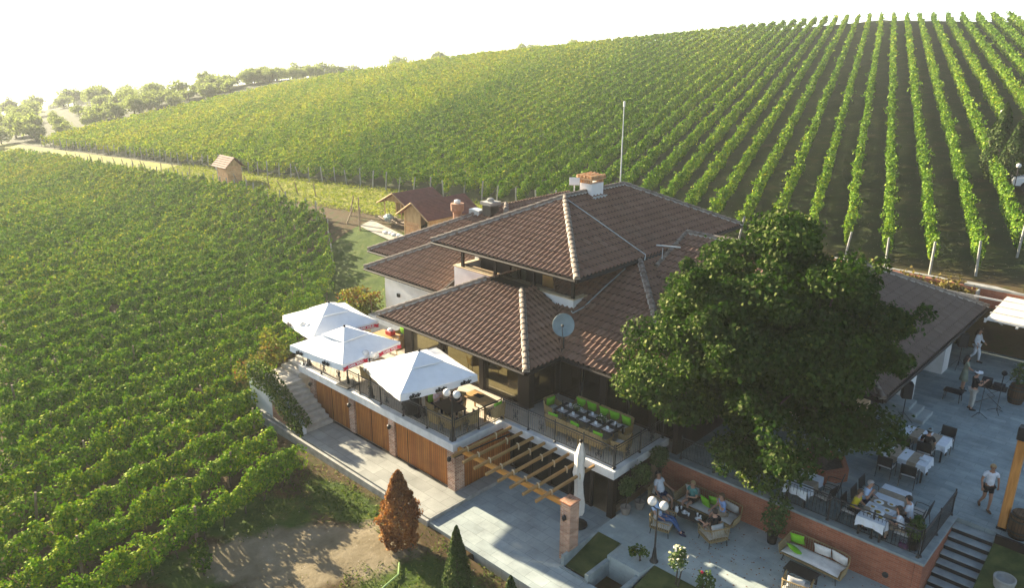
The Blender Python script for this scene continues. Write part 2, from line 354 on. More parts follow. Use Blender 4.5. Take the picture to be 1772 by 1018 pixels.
def text_mb(mb, txt, size, M, mi, extrude=.004, shear=0, bold=0):
    cu = bpy.data.curves.new('t', 'FONT'); cu.body = txt; cu.size = size; cu.extrude = extrude; cu.align_x = 'CENTER'; cu.align_y = 'CENTER'; cu.shear = shear; cu.offset = bold
    o = bpy.data.objects.new('t', cu); COL.objects.link(o)
    dg = bpy.context.evaluated_depsgraph_get(); me = bpy.data.meshes.new_from_object(o.evaluated_get(dg))
    mb.add([M @ v.co for v in me.vertices], [tuple(p.vertices) for p in me.polygons], mi)
    bpy.data.objects.remove(o); bpy.data.curves.remove(cu); bpy.data.meshes.remove(me)
def leaves_mesh(name, P, size, mat, out=None, spread=1.0, rnd=None, aspect=.75, droop=.2, fold=.25):
    """one mesh of folded leaf blades at points P; out = preferred normals"""
    P = np.asarray(P, dtype=np.float64); n = len(P)
    size = np.broadcast_to(np.asarray(size, dtype=np.float64), (n,))
    nr = rng.normal(size=(n, 3))
    if out is not None: nr = np.asarray(out) + nr * spread * .6
    nr[:, 2] += droop
    nr /= np.linalg.norm(nr, axis=1, keepdims=True) + 1e-9
    t = np.cross(nr, rng.normal(size=(n, 3))); t /= np.linalg.norm(t, axis=1, keepdims=True) + 1e-9
    b = np.cross(nr, t); L = size[:, None]
    V = np.empty((n, 4, 3))
    V[:, 0] = P - t * L * .5
    V[:, 1] = P + b * L * aspect * .5 + nr * L * fold * .35
    V[:, 2] = P + t * L * .5 - nr * L * fold * .3
    V[:, 3] = P - b * L * aspect * .5 + nr * L * fold * .35
    me = bpy.data.meshes.new(name); me.vertices.add(n * 4); me.vertices.foreach_set('co', V.astype(np.float32).ravel())
    me.loops.add(n * 4); me.loops.foreach_set('vertex_index', np.arange(n * 4, dtype=np.int32))
    me.polygons.add(n); me.polygons.foreach_set('loop_start', np.arange(0, n * 4, 4, dtype=np.int32))
    try: me.polygons.foreach_set('loop_total', np.full(n, 4, dtype=np.int32))
    except Exception: pass
    me.materials.append(MATS[mat]); me.update(calc_edges=True)
    at = me.attributes.new('rnd', 'FLOAT', 'FACE')
    at.data.foreach_set('value', (np.clip(rng.beta(2, 3, n), 0, 1) if rnd is None else np.clip(rnd, 0, 1)).astype(np.float32))
    return me
def leaves_obj(name, P, size, mat, parent=None, **k):
    o = bpy.data.objects.new(name, leaves_mesh(name, P, size, mat, **k)); COL.objects.link(o)
    if parent is not None: o.parent = parent
    return o
def sstep(a, b, x): t = np.clip((x - a) / (b - a), 0, 1); return t * t * (3 - 2 * t)
# ------------------------------------------------------------------ terrain
RX, RY = -0.33083, 0.94369      # the way the vine rows run
def ground_z(x, y):
    x = np.asarray(x, dtype=np.float64); y = np.asarray(y, dtype=np.float64)
    a = x * RX + y * RY; p = x * RY - y * RX
    am = np.minimum(a, np.interp(p, [0, 21, 30], [186, 160, 152])) + np.clip(a - 187, 0, 60) * .04
    hu = 4.9 + .122 * (am - 45.3) + .10 * (np.maximum(p, -172) - 4.4) - .02 * np.clip(a - 260, 0, 1500) * .1
    hl = -.12 * np.clip(-172 - p, 0, 1400) -.15 - .0487 * (np.clip(a, -40, 70) - 21) - .02 * np.clip(-p - 60, 0, 60)
    hl = np.where(p > -18, np.minimum(hl, -.06 + .0 * a), hl)
    hu = hu - .12 * np.clip(-172 - p, 0, 1400) - .10 * np.clip(a - 262, 0, 1400)
    wv = sstep(29, 41, y)
    h = (1 - wv) * hl + wv * hu
    pit = (x > -37.0) & (x < 60) & (y < 44.12) & (y > 15.2) & (x > -36.5)
    h = np.where(pit & (y < 44.12) & (x > -16.6), np.minimum(h, -.4), h)
    h = np.where((x > -36.5) & (x <= -16.6) & (y < 40) & (y > 15.2), np.minimum(h, -.15), h)
    return h
def gz(x, y): return float(ground_z(x, y))
# ================================================================== SETTING
def axis(spans):
    r = []
    for a, b, st in spans: r += list(np.arange(a, b, st))
    return np.array(r + [spans[-1][1]])
gx = axis([(-2500, -700, 120), (-700, -260, 20), (-260, -80, 4), (-80, -4, .55), (-4, 30, 2), (30, 120, 10), (120, 2500, 140)])
gy = axis([(-300, -20, 20), (-20, 2, 2), (2, 44.12, .55), (44.12, 44.2, .08), (44.2, 56, .6), (56, 260, 4), (260, 700, 25), (700, 2500, 120)])
gx = np.sort(np.concatenate([gx, [-36.5, -36.45, -16.6, -16.55]])); gy = np.sort(np.concatenate([gy, [15.2, 15.25]]))
X, Y = np.meshgrid(gx, gy); Z = ground_z(X, Y)
Z = Z + (np.sin(X * .9 + np.sin(Y * .7) * 2) * np.sin(Y * 1.1 + .5 * np.sin(X)) * .035) * ((Y < 15) | (X < -37) | (Y > 45))
nx_, ny_ = len(gx), len(gy)
me = bpy.data.meshes.new('ground')
idx = np.arange(nx_ * ny_).reshape(ny_, nx_)
F = np.stack([idx[:-1, :-1], idx[:-1, 1:], idx[1:, 1:], idx[1:, :-1]], -1).reshape(-1, 4)
me.from_pydata(np.stack([X, Y, Z], -1).reshape(-1, 3).tolist(), [], F.tolist())
# what grows where: r = bare dirt, g = dry yellow grass of the track, b = green sward
A_ = X * RX + Y * RY; P_ = X * RY - Y * RX
def blob(cx, cy, rx, ry, rot=0):
    c, s = math.cos(rot), math.sin(rot); u = ((X - cx) * c + (Y - cy) * s) / rx; v = (-(X - cx) * s + (Y - cy) * c) / ry
    return np.clip(1.35 - np.sqrt(u * u + v * v), 0, 1)
dirt = np.maximum.reduce([blob(-20.6, 11.4, 4.2, 2.0, .85), blob(-19.5, 13.9, 1.6, 1.0), blob(-17.8, 9.5, 2.0, 1.2, .6)])
track = sstep(40.6, 42.0, Y) * (1 - sstep(45.6, 47.2, Y)) * (X < -36.4)
track = np.maximum(track, blob(-50, 43.5, 14, 3.0))
green = np.maximum.reduce([blob(-16.2, 12.6, 2.6, 2.4), blob(-22.5, 14.2, 3, 1.0), blob(-24.0, 11.2, 2.6, 1.8, .8), blob(-22.5, 8.2, 2.2, 1.2, .8), sstep(26, 30, Y) * (1 - sstep(38, 40, Y)) * (X > -56) * (X < -34),
                            blob(-12, 71, 6, 8)])
for nm, val in (('dirt', dirt), ('track', track), ('green', green), ('upper', sstep(44, 48, Y) * 1.0)):
    at = me.attributes.new(nm, 'FLOAT', 'POINT'); at.data.foreach_set('value', val.astype(np.float32).ravel())
m, N, L, Pn = _p('ground'); MATS['ground'] = m
def nz(scale, det=8, rough=.65):
    tc = N.new('ShaderNodeTexCoord'); n = N.new('ShaderNodeTexNoise'); n.inputs['Scale'].default_value = scale; n.inputs['Detail'].default_value = det; n.inputs['Roughness'].default_value = rough
    L.new(tc.outputs['Object'], n.inputs['Vector']); return n.outputs['Fac']
def rmp(src, st): r = ramp(N, st); L.new(src, r.inputs[0]); return r.outputs[0]
def mixc(f, a, b):
    x = N.new('ShaderNodeMixRGB'); L.new(f, x.inputs[0])
    for i, c in ((1, a), (2, b)):
        if isinstance(c, tuple): x.inputs[i].default_value = (*c, 1)
        else: L.new(c, x.inputs[i])
    return x.outputs[0]
def att(nm): a = N.new('ShaderNodeAttribute'); a.attribute_name = nm; return a.outputs['Fac']
def fuzz(nm, k=.8, sc=1.6):
    a = N.new('ShaderNodeMath'); a.operation = 'MULTIPLY_ADD'; L.new(nz(sc, 9, .7), a.inputs[0]); a.inputs[1].default_value = k; L.new(att(nm), a.inputs[2])
    return rmp(a.outputs[0], [(.5 + k * .35, (0, 0, 0)), (.5 + k * .65, (1, 1, 1))])
soil = rmp(nz(1.1), [(.3, (.055, .036, .018)), (.5, (.080, .055, .026)), (.7, (.045, .058, .014))])
upp = rmp(nz(.55), [(.3, (.024, .028, .009)), (.5, (.022, .038, .009)), (.72, (.052, .046, .018))])
base = mixc(att('upper'), soil, upp)
dry = rmp(nz(.8, 10), [(.3, (.085, .125, .016)), (.5, (.19, .20, .028)), (.7, (.26, .22, .06))])
grn = rmp(nz(1.3, 9), [(.3, (.03, .058, .010)), (.55, (.065, .10, .018)), (.75, (.13, .13, .045))])
drt = rmp(nz(.9, 10, .7), [(.28, (.13, .105, .06)), (.5, (.205, .168, .105)), (.7, (.28, .235, .158))])
c = mixc(fuzz('track', .7, .9), base, dry); c = mixc(fuzz('green', .8, 1.5), c, grn); c = mixc(fuzz('dirt', .8, 1.1), c, drt)
peb = N.new('ShaderNodeTexVoronoi'); peb.inputs['Scale'].default_value = 3.2; peb.inputs['Randomness'].default_value = 1; tcx = N.new('ShaderNodeTexCoord'); L.new(tcx.outputs['Object'], peb.inputs['Vector'])
c = mixc(rmp(peb.outputs['Distance'], [(.05, (1, 1, 1)), (.09, (0, 0, 0))]), c, (.34, .30, .24))
L.new(c, Pn.inputs['Base Color']); Pn.inputs['Roughness'].default_value = .95; Pn.inputs['Specular IOR Level'].default_value = .1
bm = N.new('ShaderNodeBump'); bm.inputs['Strength'].default_value = .6; bm.inputs['Distance'].default_value = .08; L.new(nz(5, 10, .75), bm.inputs['Height']); L.new(bm.outputs[0], Pn.inputs['Normal'])
me.materials.append(m); me.polygons.foreach_set('use_smooth', np.ones(len(F), dtype=bool))
g = bpy.data.objects.new('ground', me); COL.objects.link(g); g['kind'] = 'structure'

struct('path', MB().prism([(-32.0, 15.6), (-19.05, 15.55), (-19.05, 20.3), (-19.62, 20.3), (-19.62, 17.44), (-27.95, 17.44), (-27.95, 15.85), (-32.0, 15.85)], -.6, .15), ['path_paving'])
struct('path_edging', MB().box(-32.0, -19.0, 15.42, 15.54, -.6, .09).box(-19.04, -18.98, 15.56, 20.3, -.6, .146), ['concrete'])
struct('courtyard', MB().prism([(-18.97, 15.5), (-4.0, 15.5), (-4.0, 17.0), (-13.8, 17.0), (-13.9, 23.5), (-19.0, 23.5)], -.6, 0), ['paving'])
struct('lounge_patio', MB().prism([(-13.88, 18.95), (-12.74, 18.95), (-12.74, 18.1), (-11.42, 18.1), (-11.30, 18.78), (-4.7, 18.85), (-4.7, 23.15), (-13.88, 23.15)], -.6, .45), ['lounge_paving'])
struct('plaza', MB().prism([(-13.6, 23.3), (-4.62, 23.3), (-4.62, 26.55), (-3.25, 26.55), (-3.25, 26.2), (9, 26.2), (9, 44.05), (-13.6, 44.05)], -.6, 1.75), ['plaza_paving'])
# lawns
def lawn(name, quad, dz=0.0):
    mb = MB(); n = 10; q = [Vector(p) for p in quad]
    vs = []
    for i in range(n + 1):
        for j in range(n + 1):
            u, v = i / n, j / n; p = (q[0] * (1 - u) + q[1] * u) * (1 - v) + (q[3] * (1 - u) + q[2] * u) * v
            vs.append((p.x, p.y, p.z + (.025 * math.sin(7 * u + 3 * v) * math.sin(5 * v + 1) if 0 < i < n and 0 < j < n else 0)))
    mb.add(vs, [(i * (n + 1) + j, (i + 1) * (n + 1) + j, (i + 1) * (n + 1) + j + 1, i * (n + 1) + j + 1) for i in range(n) for j in range(n)])
    return struct(name, mb, ['lawn'], True)
noisy('lawn', (.030, .050, .010), (.085, .10, .028), scale=2.2, rough=.95, bump=.8, bscale=18, detail=10)
lawn('lawn', [(-13.75, 17.12, .02), (-12.80, 17.12, .02), (-12.80, 18.93, .452), (-13.75, 18.93, .452)])
lawn('lawn', [(-11.36, 16.9, .02), (-6.0, 16.9, .02), (-6.0, 18.8, .45), (-11.28, 18.76, .45)])
lawn('lawn', [(-3.22, 21.5, .3), (3, 21.5, .3), (3, 26.05, 1.55), (-3.22, 26.05, 1.62)])
struct('lawn_kerb', MB().box(-12.79, -12.64, 16.95, 18.1, -.3, .30).box(-13.86, -13.76, 17.02, 18.94, -.3, .458).box(-11.55, -11.40, 16.95, 18.72, -.3, .30).box(-13.86, -12.64, 16.92, 17.02, -.3, .06), ['coping'])
struct('lawn_kerb', MB().box(-3.22, 4, 26.06, 26.19, .6, 1.90), ['dark_wood'])
# ================================================================== BUILDING
BO = (-20.0, 25.0, 0.0)
bld = thing('restaurant_building', 'sprawling white restaurant with brown tiled hip roofs, raised terrace and wood clad basement', 'building', BO)
def part(name, mb, mats, parent=None, smooth=False, rnd=None, label=None):
    o = mb.build(name, mats, parent or bld, smooth, BO, rnd)
    if label: o['label'] = label
    return o
K = .48
def roof_plane(O, e, s, tmax, lo, hi, k=K, name='roof', label=None, mt='roof_tile'):
    """tiled plane: O eave origin, e along the eave, s upslope (unit, plan); lo/hi(t) give the extent along e"""
    mb = MB(); rnd = []; tw, tc = .262, .37
    prof = [(0, .0), (.05, .004), (.09, .050), (.135, .072), (.18, .050), (.22, .004)]
    nC = int(math.ceil(tmax / tc))
    j0 = int(math.floor(min(lo(0), lo(tmax)) / tw)) - 1; j1 = int(math.ceil(max(hi(0), hi(tmax)) / tw)) + 1
    us = [(j * tw + a, h, j) for j in range(j0, j1) for a, h in prof]
    for i in range(nC):
        t0, t1 = i * tc, min((i + 1) * tc, tmax)
        rows = []
        for t, lift in ((t0, 0.0), (t0 - .025, .062), (t1, .012)):
            l, h = lo(max(t, 0)), hi(max(t, 0)); rr = []
            for u, ht, j in us:
                uu = min(max(u, l), h); x = O[0] + e[0] * uu + s[0] * t; y = O[1] + e[1] * uu + s[1] * t
                rr.append((uu, (x, y, O[2] + k * t + ht + lift)))
            rows.append(rr)
        base = len(mb.v)
        for rr in rows: mb.v.extend(p for _, p in rr)
        n = len(us)
        crs = random.random() * .12
        tr = {}
        for q in range(n - 1):
            if rows[1][q + 1][0] - rows[1][q][0] < 1e-6 and rows[2][q + 1][0] - rows[2][q][0] < 1e-6: continue
            r = tr.setdefault(us[q][2], min(1, max(0, random.gauss(.42, .11) + crs)))
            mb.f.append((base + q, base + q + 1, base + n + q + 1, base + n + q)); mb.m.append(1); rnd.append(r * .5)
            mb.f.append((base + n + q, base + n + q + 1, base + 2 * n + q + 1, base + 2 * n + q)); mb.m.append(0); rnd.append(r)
    o = part(name, mb, [mt, 'tile_edge_shade'], None, False, rnd, label); return o
def ridge(p0, p1, parent, name='ridge_tile', r=.098):
    p0, p1 = Vector(p0), Vector(p1); d = p1 - p0; n = max(1, round(d.length / .36)); mb = MB(); dn = d.normalized()
    side = dn.cross(Vector((0, 0, 1))).normalized(); up = side.cross(dn)
    for i in range(n):
        a = p0 + d * (i / n) - dn * .03; b = p0 + d * ((i + 1) / n) + dn * .03; vs = []
        for q, rr, dz in ((a, r * 1.12, .02), (b, r * .9, 0)):
            for j in range(8):
                t = math.pi * (j / 7) * 1.1 - .05 * math.pi; vs.append(q + side * math.cos(t) * rr * 1.15 + up * (math.sin(t) * rr + dz + .05))
        mb.add(vs, [(j, j + 1, 9 + j, 8 + j) for j in range(7)] + [tuple(reversed(range(8))), tuple(range(8, 16))], 0)
    ms = []
    mb.add([p0 + side * .15 - up * .02, p0 + side * .07 + up * .10, p0 - side * .07 + up * .10, p0 - side * .15 - up * .02, p1 + side * .15 - up * .02, p1 + side * .07 + up * .10, p1 - side * .07 + up * .10, p1 - side * .15 - up * .02],
           [(0, 1, 5, 4), (1, 2, 6, 5), (2, 3, 7, 6), (3, 2, 1, 0), (4, 5, 6, 7)], 1)
    return part(name, mb, ['ridge_tile', 'mortar'], parent)
def fascia(mb, pts, z, h=.17, t=.07, mi=0):
    for (x0, y0), (x1, y1) in zip(pts, pts[1:]):
        a = math.atan2(y1 - y0, x1 - x0); l = math.hypot(x1 - x0, y1 - y0)
        M = Matrix.Translation((x0, y0, z)) @ Matrix.Rotation(a, 4, 'Z'); mb.box(-t * .48, l + t * .48, -t / 2, t / 2, -h, 0, mi, M)
        mb.tube([M @ Vector((0, -t * 1.4 if True else 0, -.07)), M @ Vector((l, -t * 1.4, -.07))], .055, 6, mi)
    return mb
# ---- terrace slab, basement, piers, wood cladding
T = 2.25
part('terrace_slab', MB().prism([(-30.65, 17.36), (-19.66, 17.36), (-19.66, 20.09), (-14.03, 20.09), (-14.03, 23.7), (-19.5, 23.7), (-19.5, 32), (-34.2, 32), (-34.2, 24), (-30.65, 24)], 1.90, T - .02), ['slab_edge'])
part('terrace_floor', MB().prism([(-30.4, 17.62), (-19.9, 17.62), (-19.9, 20.34), (-14.3, 20.34), (-14.3, 23.55), (-19.7, 23.55), (-19.7, 31.9), (-34.1, 31.9), (-34.1, 24.1), (-30.4, 24.1)], T - .02, T), ['terrace_tile'])
part('wall', MB().box(-34.0, -13.6, 24.0, 33, -.5, 1.9).box(-29.9, -19.78, 17.62, 23.0, -.5, 1.895), ['grey_plaster'], label='plain basement wall behind the timber cladding')
pl = [(-29.44, -26.72), (-26.28, -23.84), (-23.40, -20.06)]
for a, b in pl:
    mb = MB().box(a, b, 17.50, 17.60, .16, 1.895)
    mid = a + (b - a) * (.23 if a > -24 else .48); mb.box(mid - .012, mid + .012, 17.485, 17.50, .18, 1.88, 1)
    part('timber_cladding', mb, ['planks', 'dark_wood'])
part('timber_cladding', MB().box(-19.76, -19.70, 17.92, 20.6, .0, 1.895), ['planks'])
for x in (-29.66, -26.5, -23.62, -19.84):
    pr = part('brick_pier', MB().box(x - .215, x + .215, 17.40, 17.90, -.3, 1.895) if x > -20 else MB().box(x - .2, x + .2, 17.42, 17.61, -.3, 1.895), ['old_brick'])
    part('wall_lamp', MB().lathe([(.05, -.09), (.08, -.05), (.08, .06), (.05, .09), (.02, .12)], (x, 17.30, 1.55), 10).box(x - .02, x + .02, 17.3, 17.42, 1.53, 1.57), ['black_iron'], pr)
part('drain_channel', MB().box(-27.9, -20.1, 17.36, 17.46, .10, .156), ['black_iron'])
# glass doors under the terrace
part('wall', MB().box(-19.6, -14.1, 23.0, 23.5, -.3, 1.88).box(-19.6, -14.4, 20.6, 23.0, .0, .02), ['interior_wall'], label='dim back wall of the basement room')
fr = MB()
gx0 = [-19.55, -18.5, -17.45, -16.4, -15.35, -14.42]
for x in gx0: fr.box(x - .06, x + .06, 20.50, 20.62, 0, 1.89)
fr.box(-19.55, -14.3, 20.52, 20.60, 1.70, 1.895).box(-19.55, -15.4, 20.52, 20.60, 0, .07)
fr.box(-14.50, -14.25, 20.40, 20.65, 0, 1.89).box(-14.36, -14.28, 20.66, 23.1, .45, .53).box(-14.36, -14.28, 20.66, 23.1, 1.75, 1.895)
gd = part('window', fr, ['dark_wood'], label='row of dark framed glass doors under the terrace')
pn = MB()
for a, b in zip(gx0[:-2], gx0[1:-1]): pn.box(a + .06, b - .06, 20.552, 20.566, .07, 1.70)
pn.box(-14.33, -14.316, 20.68, 23.05, .53, 1.75); part('pane', pn, ['dark_glass'], gd)
# ---- front dining room (A)
EA = 4.70
part('wall', MB().box(-27.6, -19.9, 25.4, 25.55, T, 6.2).box(-19.86, -19.72, 23.75, 24.6, T, 4.55), ['interior_wall'], label='warm back wall of the dining room')
cols = [(-27.55, 21.75), (-25.1, 21.7), (-22.4, 21.7), (-19.86, 21.72), (-19.84, 23.62), (-27.55, 25.2)]
for i, (x, y) in enumerate(cols):
    q = .30 if i in (0, 3) else .13
    part('pillar', MB().box(x - q, x + q, y - .17, y + .17, T, EA - .1), ['dark_wood'])
def window(x0, y0, x1, y1, z0, z1, n=1, w=.07, glass='window_glass', label=None, fm='dark_wood'):
    M = Matrix.Translation((x0, y0, 0)) @ Matrix.Rotation(math.atan2(y1 - y0, x1 - x0), 4, 'Z'); l = math.hypot(x1 - x0, y1 - y0)
    f = MB().box(0, l, -w / 2, w / 2, z0, z0 + w * 1.6, 0, M).box(0, l, -w / 2, w / 2, z1 - w, z1, 0, M)
    for i in range(n + 1):
        x = l * i / n; f.box(max(0, x - w / 2), min(l, x + w / 2), -w * .45, w * .45, z0 + w * 1.6, z1 - w, 0, M)
    o = part('window', f, [fm], label=label)
    g = MB()
    for i in range(n): g.box(l * i / n + w / 2, l * (i + 1) / n - w / 2, -.006, .006, z0 + w * 1.6, z1 - w, 0, M)
    part('pane', g, [glass], o); return o
window(-27.2, 21.62, -25.25, 21.62, T, EA - .12); window(-24.95, 21.62, -22.55, 21.62, T, EA - .12); window(-22.25, 21.62, -20.2, 21.62, T, EA - .12)
window(-19.74, 21.95, -19.74, 23.45, T, EA - .12, glass='dark_glass'); window(-27.6, 25.0, -27.6, 22.0, T, EA - .12)
part('gutter', fascia(MB(), [(-28.0, 25.0), (-28.0, 20.24), (-18.52, 20.24), (-18.52, 22.35), (-13.04, 22.35), (-13.04, 27)], EA + .02), ['dark_wood'])
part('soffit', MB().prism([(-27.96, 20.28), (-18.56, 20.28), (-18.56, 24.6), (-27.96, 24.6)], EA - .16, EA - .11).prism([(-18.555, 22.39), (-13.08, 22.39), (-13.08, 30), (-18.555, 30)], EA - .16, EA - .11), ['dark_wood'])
ZA = 6.43; sA = (ZA - EA) / K
rA = roof_plane((-28.0, 20.24, EA), (1, 0), (0, 1), sA, lambda t: t, lambda t: 9.48 - t, label='sunlit front roof over the dining room')
rA2 = roof_plane((-18.52, 20.24, EA), (0, 1), (-1, 0), sA, lambda t: t, lambda t: min(4.46, 2.11 + t) if t < 1.3 else 4.46)
roof_plane((-28.0, 28.5, EA), (0, -1), (1, 0), sA, lambda t: 0, lambda t: 8.26 - t)
ridge((-18.52, 20.24, EA + .04), (-18.52 - sA, 20.24 + sA, ZA + .04), rA2); ridge((-28.0, 20.24, EA + .04), (-28.0 + sA, 20.24 + sA, ZA + .04), rA)
part('flashing', MB().box(-28 + sA, -18.52 - sA, 20.24 + sA - .02, 24.70, ZA - .25, ZA - .02), ['dark_wood'])
# ---- main front wall behind the long table (B)
part('wall', MB().box(-19.7, -13.5, 25.6, 25.8, T, 5.6), ['interior_wall'], label='dim wall inside the hall')
bx = [-19.66, -18.4, -17.2, -15.95, -14.75, -13.62]
for a, b in zip(bx[:-1], bx[1:]): window(a + .06, 23.62, b - .06, 23.62, T, EA - .12, glass='dark_glass')
for x in (-17.2, -14.75): part('pillar', MB().box(x - .16, x + .16, 23.5, 23.8, T, EA - .1), ['dark_wood'])
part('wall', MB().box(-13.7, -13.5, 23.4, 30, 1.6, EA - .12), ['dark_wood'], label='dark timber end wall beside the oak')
rB = roof_plane((-18.52, 22.35, EA), (1, 0), (0, 1), 6.1, lambda t: -t, lambda t: 5.48 - t, label='shaded roof over the long table')
rC = roof_plane((-13.04, 22.35, EA), (0, 1), (-1, 0), 6.2, lambda t: t, lambda t: 9.5)
ridge((-13.04, 22.35, EA + .04), (-18.9, 28.21, EA + 5.86 * K + .04), rB)
# valley gutter
part('valley', MB().add([(-18.60, 22.31, EA + .05), (-18.44, 22.43, EA + .05), (-19.8, 23.72, EA + .67), (-19.92, 23.62, EA + .67)], [(0, 1, 2, 3)]), ['dark_wood'])
# ---- higher rear ridge (D) and right wing (E)
rD = roof_plane((-18.3, 24.35, 5.22), (1, 0), (0, 1), 6.75, lambda t: max(0, 4.22 - t), lambda t: 6.4)
ridge((-18.3, 31.1, 8.46), (-11.9, 31.1, 8.46), rD); ridge((-18.3, 28.7, 7.30), (-18.3, 31.1, 8.46), rD)
part('wall', MB().add([(-12.05, 24.5, 4.5), (-12.05, 33, 4.5), (-12.05, 31.1, 8.40), (-12.05, 24.5, 5.2), (-12.25, 24.5, 4.5), (-12.25, 33, 4.5), (-12.25, 31.1, 8.40), (-12.25, 24.5, 5.2)],
     [(0, 1, 2, 3), (7, 6, 5, 4), (0, 3, 7, 4), (3, 2, 6, 7), (2, 1, 5, 6), (1, 0, 4, 5)]), ['white_plaster'], label='plain gable wall under the rear ridge')
EE = 4.22; hw = 5.0
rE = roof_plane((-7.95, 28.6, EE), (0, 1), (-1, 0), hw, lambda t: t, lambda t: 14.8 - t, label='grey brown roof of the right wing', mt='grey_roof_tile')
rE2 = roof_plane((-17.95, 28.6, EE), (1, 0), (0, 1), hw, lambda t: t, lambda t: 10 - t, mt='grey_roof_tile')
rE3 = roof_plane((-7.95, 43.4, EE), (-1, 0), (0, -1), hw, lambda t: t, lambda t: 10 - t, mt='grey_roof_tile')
rE4 = roof_plane((-17.95, 43.4, EE), (0, -1), (1, 0), hw, lambda t: t, lambda t: 14.8 - t)
ridge((-7.95, 43.4, EE + .04), (-12.95, 38.4, EE + hw * K + .04), rE3); ridge((-7.95, 28.6, EE + .04), (-12.95, 33.6, EE + hw * K + .04), rE); ridge((-12.95, 33.6, EE + hw * K + .04), (-12.95, 38.4, EE + hw * K + .04), rE)
part('gutter', fascia(MB(), [(-13, 28.6), (-7.95, 28.6), (-7.95, 43.4), (-13, 43.4)], EE + .02), ['dark_wood'])
part('soffit', MB().box(-17.9, -8.0, 28.65, 43.35, EE - .15, EE - .1), ['dark_wood'])
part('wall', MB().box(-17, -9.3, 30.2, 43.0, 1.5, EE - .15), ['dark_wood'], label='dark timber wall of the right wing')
part('wall', MB().box(-13.4, -8.8, 29.86, 30.1, 1.75, EE - .15), ['cream_trim'], label='cream end wall of the right wing behind the oak')
for y0, y1 in ((34.05, 34.75), (39.0, 40.0)): part('pillar', MB().box(-9.28, -8.45, y0, y1, 1.75, EE - .15), ['white_plaster'], label='white plastered pillar of the right wing')
window(-9.26, 35.0, -9.26, 38.8, 1.8, EE - .2, 3)
for i, (d, h) in enumerate(((1.5, .16), (1.05, .32), (.6, .48))):
    part('step', MB().bbox(-9.3, -8.35 + d * .75 - .2, 33.2 - d * .25, 34.0 + d * .1, 1.6, 1.75 + h, .02), ['step_stone'])
# ---- upper floor with balcony
U1, V1, PZ = -19.88, 24.72, 6.27
part('balcony_parapet', MB().box(-27.6, U1, V1, V1 + .16, 4.4, PZ).box(U1 - .16, U1, V1 + .16, 29.5, 4.4, PZ).box(-27.6, -27.44, V1 + .16, 26.4, 4.4, PZ), ['white_plaster'])
part('parapet_cap', MB().box(-27.65, U1 + .05, V1 - .05, V1 + .21, PZ, PZ + .05).box(U1 - .21, U1 + .05, V1 + .21, 29.5, PZ, PZ + .05).box(-27.65, -27.39, V1 + .21, 26.4, PZ, PZ + .05), ['cream_trim'])
part('floor', MB().box(-27.4, -20.1, 24.9, 36, 5.15, 5.25), ['grey_plaster'])
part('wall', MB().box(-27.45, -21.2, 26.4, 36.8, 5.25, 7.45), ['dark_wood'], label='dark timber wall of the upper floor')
part('wall', MB().box(-27.75, -27.46, 26.3, 26.75, 4.4, 7.45), ['white_plaster'], label='white corner pier of the upper floor')
part('wall', MB().box(-21.19, -21.1, 26.5, 28.6, 5.25, 7.45), ['orange_wall'], label='orange plaster panel on the side of the upper floor')
part('wall', MB().box(-23.1, -22.4, 26.32, 26.395, 5.25, 7.3), ['orange_wall'], label='orange plaster panel behind the balcony')
part('wall', MB().box(-21.19, -20.9, 28.62, 36.8, 5.0, 7.45), ['white_plaster'], label='white side wall of the upper floor')
for x in (-27.04, -24.77, -22.31, -19.98): part('post', MB().box(x - .07, x + .07, V1 + .02, V1 + .14, PZ + .05, 7.45), ['dark_wood'])
for a, b in ((-25.3, -24.1), (-21.2 - 1.05, -21.3)):
    window(a, 26.36, b, 26.36, 5.3, 7.1, 2, .09, label='upper floor window with white curtains')
    part('curtain', MB().box(a + .12, a + .45, 26.385, 26.394, 5.5, 7.0).box(b - .45, b - .12, 26.385, 26.394, 5.5, 7.0), ['white_cloth'])
ET = 7.60; xa, xb, ya, yb = -28.14, -18.98, 23.79, 37.8; ht = (xb - xa) / 2
rT = roof_plane((xa, ya, ET), (1, 0), (0, 1), ht, lambda t: t, lambda t: xb - xa - t, label='sunlit hip end of the top roof')
rT2 = roof_plane((xb, ya, ET), (0, 1), (-1, 0), ht, lambda t: t, lambda t: yb - ya - t, label='shaded long side of the top roof')
rT3 = roof_plane((xb, yb, ET), (-1, 0), (0, -1), ht, lambda t: t, lambda t: xb - xa - t)
rT4 = roof_plane((xa, yb, ET), (0, -1), (1, 0), ht, lambda t: t, lambda t: yb - ya - t)
zt = ET + ht * K + .04; cx_ = (xa + xb) / 2
ridge((xb, ya, ET + .04), (cx_, ya + ht, zt), rT2); ridge((xa, ya, ET + .04), (cx_, ya + ht, zt), rT)
ridge((cx_, ya + ht, zt), (cx_, yb - ht, zt), rT2); ridge((xb, yb, ET + .04), (cx_, yb - ht, zt), rT2); ridge((xa, yb, ET + .04), (cx_, yb - ht, zt), rT4)
part('gutter', fascia(MB(), [(xa, yb), (xa, ya), (xb, ya), (xb, yb), (xa, yb)], ET + .02), ['dark_wood'])
part('soffit', MB().box(xa + .04, xb - .04, ya + .04, yb - .04, ET - .15, ET - .1), ['dark_wood'])
